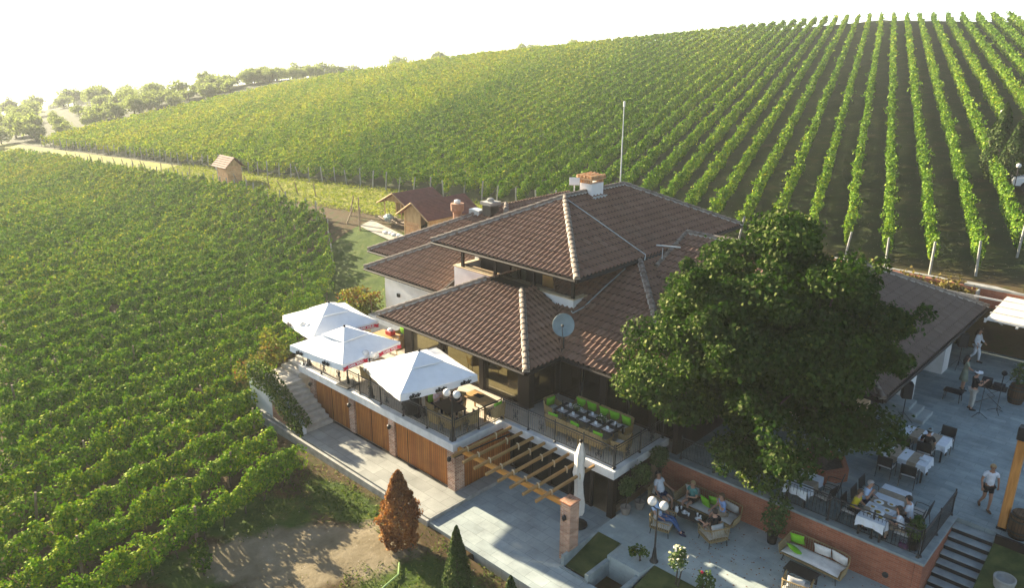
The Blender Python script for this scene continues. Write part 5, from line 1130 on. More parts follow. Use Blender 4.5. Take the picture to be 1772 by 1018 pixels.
def lounge(name, w, d, cushions, back, n_bar):
    t = thing(name, 'x', 'x', (0, 0, 0)); n = 27; top = []; bot = []; bars = MB()
    for i in range(n):
        u = -1 + 2 * i / (n - 1); x, y = ushape(w, d, u); b = max(0, 1 - max(0, abs(u) - .34) / .30); h = .60 + .16 * (b * b * (3 - 2 * b)); top.append((x * 1.04, y * 1.06, h)); bot.append((x, y, .27))
    MB().tube(top, .022, 6).tube(bot + [bot[0]], .018, 6).build('frame', ['wicker'], t)
    for i in range(n_bar + 1):
        u = -1 + 2 * i / n_bar; x, y = ushape(w, d, u); b = max(0, 1 - max(0, abs(u) - .34) / .30); h = .60 + .16 * (b * b * (3 - 2 * b)); k = .028
        bars.tube([(x, y, .27), (x * 1.04, y * 1.06, h)], .011, 4, cap=False)
    bars.build('rope_backrest', ['rope'], t)
    for x in (-w * .42, w * .42):
        for y in (-d * .42, d * .40): MB().tube([(x, y, .28), (x * 1.06, y * 1.1, 0)], [.02, .013], 6).build('leg', ['black_iron'], t)
    MB().bbox(-w * .47, w * .47, -d * .46, d * .46, .25, .29, .01).build('seat', ['wicker'], t); MB().pillow((0, .01, .36), w * .93, d * .90, .15).build('seat_cushion', [cushions], t, True)
    for x, ww, lean, mt in back: MB().pillow((0, 0, 0), ww, .44, .16, Matrix.Translation((x, -d * .34, .62)) @ Matrix.Rotation(rad(70), 4, 'X') @ Matrix.Rotation(rad(lean), 4, 'Y')).build('back_pillow', [mt], t, True)
    return t
def table(name, label, cat, loc, rot, w, d, h, mt, group=None, leg='dark_table'):
    t = thing(name, label, cat, loc, rot, group); MB().bbox(-w / 2, w / 2, -d / 2, d / 2, h - .04, h, .008).build('tabletop', [mt], t)
    for x in (-w / 2 + .07, w / 2 - .07):
        for y in (-d / 2 + .07, d / 2 - .07): MB().bbox(x - .03, x + .03, y - .03, y + .03, 0, h - .041, .005).build('leg', [leg], t)
    return t
PW = proto_wicker(False); PG = proto_wicker(True); PM = proto_metal(); used = set()
def put(proto, x, y, z, rot, label, group):
    if proto.name not in used: used.add(proto.name); proto.location = (x, y, z); proto.rotation_euler = (0, 0, rot); proto['label'] = label; proto['group'] = group; return proto
    return dup(proto, (x, y, z), rot, label, group)
CG = 'wicker chairs on the terrace'
# long table
LT = table('dining_table', 'long dark dining table laid for twelve on the upper terrace', 'table', (-16.45, 21.62, T), 0, 2.95, .85, .75, 'dark_table')
xs = [-17.55, -16.98, -16.42, -15.86, -15.30]
for i, x in enumerate(xs):
    put(PG, x + random.uniform(-.04, .04), 22.36, T, PI_ + random.uniform(-.12, .12) if False else math.pi + random.uniform(-.12, .12), '%s green cushioned wicker chair from the left on the window side of the long table' % ORD[i], CG)
    put(PW if i % 2 else PG, x + random.uniform(-.04, .04), 20.90, T, random.uniform(-.1, .1), '%s wicker chair from the left on the railing side of the long table' % ORD[i], CG)
put(PG, -18.35, 21.75, T, -math.pi / 2 - .15, 'green cushioned wicker chair at the left head of the long table', CG); put(PW, -14.62, 21.3, T, math.pi / 2 + .2, 'wicker chair at the right head of the long table', CG)
def settings(tbl, items, h):
    pass
for i, x in enumerate(xs):
    for s in (-1, 1):
        pm = tag(MB().bbox(-.20, .20, -.14, .14, .0, .006, .002).build('placemat', ['placemat'], None, loc=(x, 21.62 + s * .27, T + .752)), 'striped grey placemat %s from the left along the %s edge of the long table' % (ORD[i], 'window' if s > 0 else 'railing'), 'placemat', 'placemats on the long table'); pm.rotation_euler = (0, 0, random.uniform(-.06, .06))
        gl = thing('wine_glass', 'wine glass at the %s place from the left, %s edge of long table' % (ORD[i], 'window' if s > 0 else 'railing'), 'glass', (x + .22, 21.62 + s * .16, T + .752), 0, 'glasses on the long table'); MB().lathe([(.035, 0), (.006, .01), (.006, .08), (.035, .12), (.038, .16), (.030, .20)], (0, 0, 0), 10).build('bowl', ['clear_glass'], gl, True)
        tag(MB().prism([(-.05, -.02), (.05, -.02), (.05, .02), (-.05, .02)], 0, .12).build('napkin', ['cloth_white'], None, loc=(x - .02, 21.62 + s * .26, T + .759)), 'white napkin at the %s place from the left, %s edge of long table' % (ORD[i], 'window' if s > 0 else 'railing'), 'napkin', 'napkins on the long table')
for i, x in enumerate((-17.1, -15.75)):
    v = thing('flower_vase', ('left' if i == 0 else 'right') + ' bunch of white flowers in a dark vase on the long table', 'vase', (x, 21.64, T + .752)); MB().lathe([(.05, 0), (.07, .06), (.05, .13)], (0, 0, 0), 10).build('pot', ['black_plastic'], v)
    n = 150; leaves_obj('leaf', rng.normal(0, .09, (n, 3)) * [1.3, .7, .6] + [0, 0, .2], .07, 'shrub_leaf', v); n = 60; leaves_obj('flower', rng.normal(0, .09, (n, 3)) * [1.3, .7, .5] + [0, 0, .25], .05, 'petal', v)
for i, x in enumerate((-17.75, -16.5, -15.1)):
    b = thing('wine_bottle', 'dark wine bottle standing %s on the long table' % ('at the left end', 'in the middle', 'at the right end')[i], 'bottle', (x, 21.6, T + .752)); MB().lathe([(.036, 0), (.036, .18), (.014, .23), (.014, .30)], (0, 0, 0), 10).build('glass', ['black_plastic'], b, True)
# terrace group by the nearest parasol
table('dining_table', 'dark square table in front of the nearest parasol on the terrace', 'table', (-21.1, 18.5, T), rad(-8), 1.25, .85, .75, 'dark_table')
table('dining_table', 'sunlit pale wood table by the dining room windows', 'table', (-20.75, 19.85, T), rad(-4), 1.5, .75, .75, 'wood_table', None, 'wood_table')
put(PW, -21.15, 17.93, T, .05, 'left of the two wicker chairs backing onto the corner railing', CG); put(PW, -20.45, 18.0, T, .2, 'right of the two wicker chairs backing onto the corner railing', CG)
put(PG, -22.05, 18.55, T, -math.pi / 2, 'wicker chair under the woman in pink at the dark square table', CG); put(PG, -19.9, 19.9, T, math.pi / 2, 'sunlit green cushioned chair at the end of the pale wood table', CG); put(PW, -20.2, 18.75, T, math.pi / 2 - .2, 'wicker chair at the right end of the dark square table', CG)
tag(MB().bbox(-.2, .2, -.14, .14, 0, .02, .004).build('menu_book', ['black_plastic'], None, loc=(-20.9, 19.95, T + .752)), 'dark closed menu lying on the pale wood table', 'menu')
bn = thing('waste_bin', 'black cylindrical bin behind the railing below the nearest parasol', 'bin', (-22.85, 17.95, T)); MB().lathe([(.30, 0), (.33, .05), (.35, .80), (.36, .86), (.28, .86), (.27, .7)], (0, 0, 0), 18).build('drum', ['black_plastic'], bn, True)
table('dining_table', 'wooden table under the middle parasol', 'table', (-26.6, 19.3, T), .1, 1.2, .8, .75, 'wood_table', None, 'wood_table'); table('dining_table', 'wooden table with red crate beneath the far parasol by the kitchen wall', 'table', (-29.3, 21.6, T), .1, 1.3, .8, .75, 'wood_table', None, 'wood_table')
put(PW, -27.4, 19.4, T, -1.5, 'wicker chair left of the table under the middle parasol', CG); put(PW, -25.75, 19.4, T, 1.6, 'wicker chair right of the table under the middle parasol', CG); put(PW, -26.5, 18.5, T, 0, 'wicker chair in front of the table under the middle parasol', CG)
put(PG, -29.2, 22.4, T, 3.1, 'wicker chair behind the table by the red crate', CG); put(PW, -28.3, 21.5, T, 1.6, 'wicker chair right of the table by the red crate', CG)
cr = thing('plastic_crate', 'red crate of white things standing on the table by the kitchen wall', 'crate', (-29.1, 21.7, T + .752)); MB().bbox(-.22, .22, -.16, .16, 0, .22, .02).build('box', ['red_plastic'], cr); MB().ball((0, 0, .24), .14, 8, 6, 0, (1.2, .9, .7)).build('content', ['canvas_white'], cr)
# seen through the glass
for i, (x, y, r) in enumerate(((-21.6, 22.9, .4), (-20.6, 22.8, 2.0), (-24.2, 22.9, 1.2), (-23.2, 23.2, 3.6))): put(PW, x, y, T, r, ('first second third fourth'.split()[i]) + ' chair from the right seen through the dining room glass' if False else ('rightmost', 'second', 'leftmost', 'third')[[1, 0, 2, 3][i]] + ' wicker chair seen through the dining room glass', 'chairs inside the dining room')
ls_ = thing('hanging_lamp', 'orange square lampshade seen through the dining room glass', 'lamp', (-20.7, 22.4, T + 1.5)); MB().bbox(-.2, .2, -.2, .2, 0, .34, .02).build('shade', ['orange_shade'], ls_); MB().tube([(0, 0, .34), (0, 0, .85)], .008, 4).build('cord', ['black_iron'], ls_)
# lounge patio
LP = .45; AC = lounge('rope_armchair', .80, .74, 'grey_cushion', [(0, .52, 8, 'grey_cushion')], 34); AC['category'] = 'armchair'; GA = 'rope armchairs on the patio'
used.add('x')
put(AC, -12.15, 20.55, LP, rad(-75), 'rope armchair under the man in jeans on the patio', GA); put(AC, -10.55, 21.25, LP, rad(62), 'rope armchair under the man in black on the patio', GA); put(AC, -13.05, 21.85, LP, rad(-100), 'rope armchair under the big man in a white shirt beside the glass wall', GA); put(AC, -7.25, 20.55, LP, rad(10), 'empty rope armchair with a pale cushion at the bottom edge facing the empty sofa', GA)
SF = lounge('rope_sofa', 2.35, .80, 'grey_cushion', [(-.80, .55, -6, 'grey_cushion'), (.82, .55, 6, 'grey_cushion')], 70); SF['category'] = 'sofa'
put(SF, -11.45, 22.45, LP, math.pi, 'rope sofa with two seated people against the brick wall', 'rope sofas on the patio')
S2 = lounge('rope_sofa', 2.05, .80, 'cream_cushion', [(-.15, .55, 4, 'cream_cushion'), (-.72, .55, -8, 'cream_cushion'), (.72, .46, 10, 'green_cushion')], 62); S2['category'] = 'sofa'
S2.location = (-7.45, 22.3, LP); S2.rotation_euler = (0, 0, math.pi - .02); S2['label'] = 'empty rope sofa with cream cushions against the brick wall'; S2['group'] = 'rope sofas on the patio'
def pill(loc, rot, label, tilt=70): o = MB().pillow((0, 0, 0), .44, .44, .15, Matrix.Rotation(rad(tilt), 4, 'X')).build('throw_pillow', ['green_cushion'], None, True, loc=loc); o.rotation_euler = (0, 0, rot); return tag(o, label, 'pillow', 'green throw pillows')
pill((-11.55, 22.40, LP + .60), math.pi - .3, 'bright green pillow standing on the occupied sofa'); pill((-11.30, 22.62, LP + .64), math.pi + .3, 'darker green pillow leaning behind the other on the occupied sofa'); pill((-8.05, 22.15, LP + .50), 2.6, 'bright green pillow lying on the empty sofa', 35)
table('coffee_table', 'dark coffee table crowded with glasses between the seated people', 'table', (-11.65, 21.55, LP), .1, 1.1, .62, .42, 'dark_table'); table('coffee_table', 'empty dark coffee table in front of the empty sofa', 'table', (-7.45, 21.35, LP), 0, 1.0, .55, .42, 'dark_table')
for i in range(9): g_ = thing('drinking_glass', 'small glass on the crowded coffee table', 'glass', (-12.05 + .1 * i + random.uniform(-.03, .03), 21.55 + random.uniform(-.2, .2), LP + .422), 0, 'glasses on the coffee table'); MB().lathe([(.03, 0), (.036, .12), (.03, .12)], (0, 0, 0), 9).build('tumbler', ['clear_glass' if i % 2 else 'china'], g_, True)
for i, x in enumerate((-11.85, -11.3)): tag(MB().lathe([(.05, 0), (.12, .02), (.12, .025), (.05, .012)], (0, 0, 0), 14).build('plate', ['china'], None, loc=(x, 21.5, LP + .422)), ('left' if i == 0 else 'right') + ' small white plate on the crowded coffee table', 'plate', 'plates on the coffee table')
jr = thing('water_jug', 'glass water jug at the left end of the crowded coffee table', 'jug', (-12.1, 21.35, LP + .422)); MB().lathe([(.06, 0), (.075, .08), (.05, .18), (.06, .22)], (0, 0, 0), 10).build('body', ['china'], jr, True)
def topiary(x, y, label, h, r, lean=0):
    t = thing('potted_tree', label, 'potted tree', (x, y, LP), 0, 'potted trees beside the glass wall'); MB().lathe([(.14, 0), (.20, .28), (.21, .30), (.18, .30), (.17, .24)], (0, 0, 0), 14).build('pot', ['grey_pot'], t, True); MB().tube([(0, 0, .2), (.02, .01, h * .5), (lean, 0, h)], .016, 5).build('trunk', ['bark'], t)
    me_ = crown_mesh('crown', [((lean, 0, h), (r, r, r * 1.1), 1), ((lean + .08, .05, h + .15), (r * .7,) * 3, .6)], 620, .085, 'shrub_leaf', 1.6); o = bpy.data.objects.new('crown', me_); COL.objects.link(o); o.parent = t
topiary(-13.72, 20.5, 'nearest lollipop tree in a grey pot beside the glass wall', 1.15, .30); topiary(-13.55, 21.15, 'middle lollipop tree in a pot beside the glass wall', 1.45, .34); topiary(-13.65, 22.45, 'farthest lollipop tree in the dark corner by the glass wall', 1.6, .34)
bush('potted_shrub', 'dark leafy shrub in a black pot against the brick wall', 'plant', (-9.05, 22.65, LP), [((0, 0, .9), (.38, .35, .5), 1), ((.1, 0, 1.5), (.35, .3, .45), .8)], 420, .11, 'shrub_leaf'); pp = thing('plant_pot', 'black pot under the dark shrub by the brick wall', 'pot', (-9.05, 22.65, LP)); MB().lathe([(.15, 0), (.19, .36), (.20, .38), (.16, .38)], (0, 0, 0), 14).build('tub', ['black_plastic'], pp, True)
rs = bush('rose_bush', 'white flowering standard rose at the lawn edge beside the tall lamp', 'plant', (-10.25, 18.45, .38), [((0, 0, 1.0), (.27, .27, .33), 1), ((.05, 0, 1.3), (.16, .16, .2), .4)], 340, .09, 'shrub_leaf'); n = 46; v = rng.normal(size=(n, 3)); v /= np.linalg.norm(v, axis=1, keepdims=True); leaves_obj('flower', v * [.31, .31, .42] + [0, 0, 1.08], .11, 'petal', rs)
rs = bush('rose_bush', 'leafy rose with one red bloom at the bottom edge of the patio', 'plant', (-9.4, 18.75, .4), [((0, 0, .45), (.28, .28, .35), 1)], 420, .09, 'shrub_leaf'); MB().ball((-.1, -.1, .82), .05, 8, 6).build('flower', ['red_print'], rs)
bush('rose_bush', 'small leafy rose beside the foot of the tall lamp', 'plant', (-11.75, 18.6, .38), [((0, 0, .5), (.3, .14, .16), 1), ((-.25, -.1, .4), (.15, .12, .14), .7)], 150, .09, 'ivy_leaf')
# leaves blown onto the patio
n = 420; x = rng.uniform(-11.2, -4.9, n); y = rng.uniform(18.9, 23.0, n); z = np.full(n, LP + .006); lf = leaves_obj('fallen_leaves', np.stack([x, y, z], 1), .05 * rng.uniform(.6, 1.6, n), 'dead_leaf', None, out=np.tile([0, 0, 1.0], (n, 1)), spread=.15, fold=.1); lf['kind'] = 'stuff'
# plaza tables
ZP = 1.75
def clothed(label, loc, rot, w, d, nband, ctag):
    table('dining_table', label, 'table', loc, rot, w, d, .73, 'dark_table', 'plaza tables'); mb = MB(); M = Matrix.Translation((0, 0, 0))
    for i in range(nband):
        x0, x1 = -w / 2 - .03 + (w + .06) * i / nband, -w / 2 - .03 + (w + .06) * (i + 1) / nband; mi = i % 2; y = d / 2 + .03
        mb.add([(x0, -y, .742), (x1, -y, .742), (x1, y, .742), (x0, y, .742)], [(0, 1, 2, 3)], mi)
        for s in (-1, 1):
            q = 6
            for j in range(q):
                a, b = x0 + (x1 - x0) * j / q, x0 + (x1 - x0) * (j + 1) / q; f = lambda x: (.035 * math.sin(x * 17) + .035, .24 + .03 * math.sin(x * 9 + s))
                mb.add([(a, s * y, .742), (b, s * y, .742), (b, s * (y + f(b)[0]), .742 - f(b)[1]), (a, s * (y + f(a)[0]), .742 - f(a)[1])], [(0, 1, 2, 3)[::s]], mi)
    for s in (-1, 1):
        x = s * (w / 2 + .03); y = d / 2 + .03; q = 8
        for j in range(q):
            a, b = -y + 2 * y * j / q, -y + 2 * y * (j + 1) / q; f = lambda v: (.03 * math.sin(v * 19) + .03, .25 + .10 * (abs(v) / y) ** 4)
            mb.add([(x, a, .742), (x, b, .742), (x + s * f(b)[0], b, .742 - f(b)[1]), (x + s * f(a)[0], a, .742 - f(a)[1])], [(0, 1, 2, 3)[::s]], 0)
    o = mb.build('tablecloth', ['cloth_white', 'cloth_beige'], None, loc=loc); o.rotation_euler = (0, 0, rot); return tag(o, ctag, 'tablecloth', 'banded tablecloths')
clothed('table nearest the stone slabs under a banded cloth', (-6.68, 30.38, ZP), 0, 1.55, .85, 5, 'white and beige banded cloth on the table farthest from the railing')
clothed('middle plaza table under a banded cloth', (-6.75, 28.32, ZP), 0, 1.55, .88, 5, 'white and beige banded cloth on the middle plaza table with two chairs in front')
clothed('table of the four diners beside the railing corner', (-6.18, 24.42, ZP), math.pi / 2, 2.55, .80, 7, 'striped cloth on the table crowded with plates beside the railing corner')
clothed('small table behind the railing at the foot of the oak', (-8.72, 23.95, ZP), math.pi / 2, 1.3, .78, 3, 'beige banded cloth on the small table behind the railing under the oak')
CM = 'black metal chairs on the plaza'
for lab, x, y, r in (('chair under the diner in yellow', -7.0, 23.75, -90), ('chair under the diner in pale blue', -6.95, 24.5, -90), ('empty black chair left of the diners table nearest its far end', -6.98, 25.3, -92), ('chair under the woman with long dark hair', -5.32, 23.7, 95), ('chair under the diner in white with dark glasses', -5.30, 24.45, 92), ('empty black chair right of the diners table nearest its far end', -5.28, 25.2, 90),
                     ('left empty chair in front of the middle plaza table', -7.15, 27.55, 0), ('right empty chair in front of the middle plaza table', -6.35, 27.5, 6), ('chair under the man in a cap', -6.45, 29.65, 0), ('empty chair left of the man in the cap', -7.2, 29.6, 4), ('empty chair behind the table farthest from the railing', -6.15, 31.15, 180), ('chair right of the small table under the oak', -7.95, 23.95, 80), ('second chair right of the small table under the oak', -8.0, 24.75, 100)):
    put(PM, x, y, ZP, rad(r), lab, CM)
for i, (x, y, r) in enumerate(((-6.35, 23.45, .15), (-6.0, 23.5, .15), (-6.18, 23.75, .22), (-6.40, 23.95, .14), (-5.98, 24.05, .15), (-6.35, 24.35, .16), (-6.0, 24.5, .13))):
    p_ = thing('dinner_plate', '%s white plate of food from the railing end of the diners table' % ORD[i], 'plate', (x, y, ZP + .745), 0, 'plates on the diners table'); MB().lathe([(r * .5, 0), (r, .018), (r, .024), (r * .55, .010), (.01, .010)], (0, 0, 0), 16).build('dish', ['china'], p_, True); MB().ball((0, 0, .018), r * .5, 9, 5, 0, (1, .8, .3)).build('food', ['food'], p_, True)
b = thing('wine_bottle', 'dark bottle standing among the plates of the diners', 'bottle', (-6.15, 23.35, ZP + .745)); MB().lathe([(.036, 0), (.036, .17), (.014, .22), (.014, .29)], (0, 0, 0), 10).build('glass', ['black_plastic'], b, True)
tag(MB().pillow((0, 0, .03), .34, .2, .06).build('napkin_stack', ['cloth_white'], None, True, loc=(-6.15, 28.35, ZP + .745)), 'crumpled white napkins lying on the middle plaza table', 'napkins')
bush('potted_shrub', 'spiky green plant in a dark pot in the railing corner', 'plant', (-4.98, 23.7, ZP + .3), [((0, 0, .35), (.26, .26, .35), 1), ((0, .05, .6), (.16, .16, .25), .5)], 260, .12, 'shrub_leaf'); pp = thing('plant_pot', 'dark pot of the spiky plant in the railing corner', 'pot', (-4.98, 23.7, ZP)); MB().lathe([(.15, 0), (.2, .4), (.21, .42), (.17, .42)], (0, 0, 0), 14).build('tub', ['black_plastic'], pp, True)
hb = thing('handbag', 'small purple handbag on the floor behind the dark haired woman', 'bag', (-5.2, 23.45, ZP)); MB().bbox(-.14, .14, -.07, .07, 0, .2, .03).build('pouch', ['purple_cloth'], hb); MB().tube([(-.1, 0, .2), (-.05, 0, .32), (.05, 0, .32), (.1, 0, .2)], .01, 5).build('strap', ['purple_cloth'], hb)
# musicians' corner
def speaker(x, y, label, r):
    t = thing('loudspeaker', label, 'speaker', (x, y, ZP), r, 'loudspeakers by the right wing'); MB().bbox(-.2, .2, -.18, .18, 1.15, 1.85, .03).build('cabinet', ['black_plastic'], t); MB().tube([(0, 0, .15), (0, 0, 1.15)], .02, 6).build('pole', ['black_iron'], t)
    for k in range(3): a = k * 2.1; MB().tube([(0, 0, .5), (.42 * math.cos(a), .42 * math.sin(a), .01)], .012, 5).build('leg', ['black_iron'], t)
speaker(-8.15, 32.45, 'black loudspeaker on a stand beside the stone slab steps', .5); speaker(-8.1, 40.4, 'black loudspeaker on a stand near the woman in white', .5)
def mic(x, y, label, r=0):
    t = thing('microphone_stand', label, 'microphone stand', (x, y, ZP), r, 'microphone stands'); MB().tube([(0, 0, .08), (0, 0, 1.35)], .013, 6).tube([(-.1, 0, 1.2), (.35, 0, 1.5)], .01, 5).build('pole', ['black_iron'], t); MB().ball((.38, 0, 1.52), .035, 8, 5).build('microphone', ['black_plastic'], t)
    for k in range(3): a = k * 2.1; MB().tube([(0, 0, .2), (.34 * math.cos(a), .34 * math.sin(a), .01)], .013, 5).build('leg', ['black_iron'], t)
mic(-5.95, 35.35, 'nearer microphone stand beside the musician in black', 2); mic(-5.5, 36.3, 'farther microphone stand beside the music desk', 1)
dk = thing('music_desk', 'black draped music desk crowded with dark equipment', 'desk', (-5.95, 37.1, ZP), .1); MB().bbox(-.55, .55, -.3, .3, .78, .84, .01).build('top', ['black_plastic'], dk); MB().bbox(-.45, -.05, -.2, .2, .842, 1.15, .03).bbox(.0, .45, -.22, .2, .842, 1.0, .02).tube([(.3, 0, 1.0), (.32, 0, 1.5)], .02, 5).ball((.32, 0, 1.55), .12, 8, 6).build('equipment', ['black_cloth'], dk)
for x in (-.5, .5): MB().tube([(x, -.28, 0), (-x * .3, 0, .4), (x, .28, .78)], .018, 5).build('leg', ['black_iron'], dk)
stl = thing('dark_stool', 'low dark stool left of the musician in black', 'stool', (-7.25, 36.3, ZP)); MB().bbox(-.38, .38, -.24, .24, .40, .50, .04).build('seat', ['black_cloth'], stl)
for x in (-.3, .3):
    for y in (-.18, .18): MB().tube([(x, y, .4), (x * 1.1, y * 1.1, 0)], .02, 6).build('leg', ['black_iron'], stl)
# ================================================================== PEOPLE
def skin(J, chains, root, lv=1):
    names = []; edges = []
    for ch in chains:
        for a in ch:
            if a not in names: names.append(a)
        edges += [(names.index(a), names.index(b)) for a, b in zip(ch, ch[1:])]
    me = bpy.data.meshes.new('s'); me.from_pydata([J[n][0] for n in names], edges, []); o = bpy.data.objects.new('s', me); COL.objects.link(o)
    o.modifiers.new('k', 'SKIN').use_smooth_shade = True; o.modifiers.new('u', 'SUBSURF').levels = lv; o.modifiers['u'].render_levels = lv
    if not me.skin_vertices: 
        bpy.context.view_layer.objects.active = o
    for i, n in enumerate(names):
        sv = me.skin_vertices[0].data[i]; r = J[n][1]; sv.radius = r if isinstance(r, tuple) else (r, r); sv.use_root = (n == root)
    dg = bpy.context.evaluated_depsgraph_get(); ev = o.evaluated_get(dg).to_mesh(); V = [v.co.copy() for v in ev.vertices]; F = [tuple(p.vertices) for p in ev.polygons]
    o.evaluated_get(dg).to_mesh_clear(); bpy.data.objects.remove(o); bpy.data.meshes.remove(me); return V, F
def person(label, loc, rot, pose='stand', top='white_cloth', bottom='denim', hair='hair_dark', skin_m='skin', long_hair=False, shorts=False, dress=False, sleeves='short', arms=None, legs=None, lean=0.0, belly=0.0, h=1.0, cap=None, shoe='black_cloth', glasses=False, turn=0.0):
    t = thing('person', label, 'person', loc, rot); J = {}
    sit = pose == 'sit'; pz = .53 if sit else .93; L = lean
    def P(n, x, y, z, r): J[n] = (Vector((x, y, z)), r)
    P('pel', 0, 0, pz, (.135, .10)); P('wai', 0, .02 + L * .12 + belly * .4, pz + .15, (.125 + belly, .095 + belly)); P('che', 0, .01 + L * .35, pz + .36, (.145, .10)); P('col', 0, L * .48, pz + .50, (.09, .07)); P('nek', 0, .01 + L * .54, pz + .57, .05)
    P('jaw', 0, .035 + L * .60, pz + .62, (.062, .07)); P('hed', 0, .02 + L * .62, pz + .70, (.078, .095)); P('top', 0, .01 + L * .63, pz + .77, (.055, .065))
    A = arms or (((-.24, .02, .25), (-.26, .12, .02)), ((.24, .02, .25), (.26, .12, .02)))     # elbow, wrist relative to the pelvis
    for s, sd, (el, wr) in ((-1, 'l', A[0]), (1, 'r', A[1])):
        P('sh' + sd, s * .175, L * .45, pz + .46, .058); P('el' + sd, el[0], el[1] + L * .2, pz + el[2], .042); P('wr' + sd, wr[0], wr[1] + L * .2, pz + wr[2], .028)
        d = (J['wr' + sd][0] - J['el' + sd][0]).normalized(); J['pa' + sd] = (J['wr' + sd][0] + d * .08, (.040, .018))
    G = legs or (((-.12, .44, -.02), (-.12, .46, -.43)), ((.12, .44, -.02), (.12, .46, -.43))) if sit else legs or (((-.095, .03, -.45), (-.10, 0, -.85)), ((.095, .03, -.45), (.10, 0, -.85)))
    for s, sd, (kn, an) in ((-1, 'l', G[0]), (1, 'r', G[1])):
        P('hi' + sd, s * .085, .03 if sit else 0, pz - .05 if not sit else pz - .01, .088); P('kn' + sd, kn[0], kn[1], pz + kn[2], .058); P('an' + sd, an[0], an[1], pz + an[2], .038)
        fwd = Vector((s * .04, .17, 0)); P('he' + sd, an[0], an[1] - .015, max(.035, pz + an[2] - .06), .038); J['to' + sd] = (J['he' + sd][0] + fwd + Vector((0, 0, -.01)), (.042, .026))
    ch = [['pel', 'wai', 'che', 'col', 'nek', 'jaw', 'hed', 'top']]
    for sd in 'lr': ch += [['col', 'sh' + sd, 'el' + sd, 'wr' + sd, 'pa' + sd], ['pel', 'hi' + sd, 'kn' + sd, 'an' + sd, 'he' + sd, 'to' + sd]]
    V, F = skin(J, ch, 'pel', 1); mb = MB().add(V, F, 0); hc = J['hed'][0]; ny = J['nek'][0]
    R0 = Matrix.Rotation(turn, 3, 'Z')
    def hp(x, y, z): return hc + R0 @ Vector((x, y, z))
    mb.tube([hp(0, .088, .0), hp(0, .108, -.035)], [.010, .015], 6); mb.ball(hp(0, .093, -.065), .017, 8, 5, 1, (1.3, .5, .45))
    for s in (-1, 1): mb.ball(hp(s * .032, .084, .008), .012, 6, 4, 2); mb.ball(hp(s * .084, -.005, -.01), .024, 6, 4, 0, (.5, .8, 1.2))
    for sd in 'lr':                                   # five curled fingers and a thumb on each palm
        p = J['pa' + sd][0]; d = (p - J['wr' + sd][0]).normalized(); sx = d.cross(Vector((0, 0, 1))); sx = sx.normalized() if sx.length > .1 else Vector((1, 0, 0)); dn = d.cross(sx).normalized(); dn = dn if dn.z < 0 else -dn
        for k in range(4): q = p + sx * (-.030 + .02 * k); l = (.062, .072, .068, .052)[k]; mb.tube([q - d * .03, q + d * l * .45 + dn * .004, q + d * l * .8 + dn * .02, q + d * l * .9 + dn * .04], [.010, .009, .008, .006], 5, 0)
        th = sx * (1 if sd == 'l' else -1); mb.tube([p - d * .05 + th * .02, p - d * .01 + th * .052, p + d * .025 + th * .058 + dn * .012], [.012, .010, .007], 5, 0)
    mb.build('body', [skin_m, 'red_leather' if 'red_leather' in MATS else 'brown_leather', 'hair_dark'], t, True)
    grow = lambda r, a: (r[0] + a, r[1] + a) if isinstance(r, tuple) else r + a
    C = {n: (p.copy(), grow(r, .016)) for n, (p, r) in J.items()}; sc = []
    for sd in 'lr':
        f = .52 if sleeves == 'short' else .97; e = 'cu' + sd
        if sleeves == 'short': C[e] = (C['sh' + sd][0].lerp(C['el' + sd][0], .62), .060); sc.append(['col', 'sh' + sd, e])
        elif sleeves == 'long': C[e] = (C['el' + sd][0].lerp(C['wr' + sd][0], .9), .040); sc.append(['col', 'sh' + sd, 'el' + sd, e])
    C['hem'] = (C['pel'][0] + Vector((0, 0, -.03 if not dress else -.02)), (.165, .135)); C['col'] = (C['col'][0] - Vector((0, 0, .015)), C['col'][1])
    V, F = skin(C, [['hem', 'wai', 'che', 'col']] + sc, 'hem', 1); MB().add(V, F).build('shirt', [top], t, True)
    if dress:
        q = C['pel'][0]; MB().lathe([(.145, .12), (.17, 0), (.21, -.22), (.25, -.42), (.235, -.42), (.15, -.05)], (q.x, q.y, q.z), 16, 0, .75).build('skirt', [bottom], t, True)
    else:
        lc = []
        C['pel'] = (C['pel'][0] + Vector((0, 0, .02)), (.155, .12))
        for sd in 'lr':
            if shorts: C['sk' + sd] = (C['hi' + sd][0].lerp(C['kn' + sd][0], .62), .088); lc.append(['pel', 'hi' + sd, 'sk' + sd])
            else: C['cf' + sd] = (C['kn' + sd][0].lerp(C['an' + sd][0], .92), .052); lc.append(['pel', 'hi' + sd, 'kn' + sd, 'cf' + sd])
        V, F = skin(C, lc, 'pel', 1); MB().add(V, F).build('shorts' if shorts else 'trousers', [bottom], t, True)
    for sd in 'lr':
        a, b = J['he' + sd][0], J['to' + sd][0]; MB().tube([a + Vector((0, -.05, .0)), a + Vector((0, -.02, .005)), a.lerp(b, .6), b + (b - a) * .15], [.03, .046, .046, .030], 8).build('shoe', [shoe], t, True)
    hb_ = MB(); nu, nv = 14, 9
    vs = []; fs = []
    for i in range(nv + 1):
        ph = math.pi * i / nv
        for j in range(nu):
            th = 2 * math.pi * j / nu; x, y, z = math.sin(ph) * math.cos(th), math.sin(ph) * math.sin(th), math.cos(ph)
            front = y > .25; lim = .38 if front else (-.62 if not long_hair else -1.0); zz = max(z, lim) if z < lim else z
            k = 1.0 + random.uniform(-.03, .04); vs.append(hp(x * .098 * k, y * .110 * k - .016, zz * .108 * k + .022))
    fs = [(i * nu + j, (i + 1) * nu + j, (i + 1) * nu + (j + 1) % nu, i * nu + (j + 1) % nu) for i in range(nv) for j in range(nu)]
    hb_.add(vs, fs)
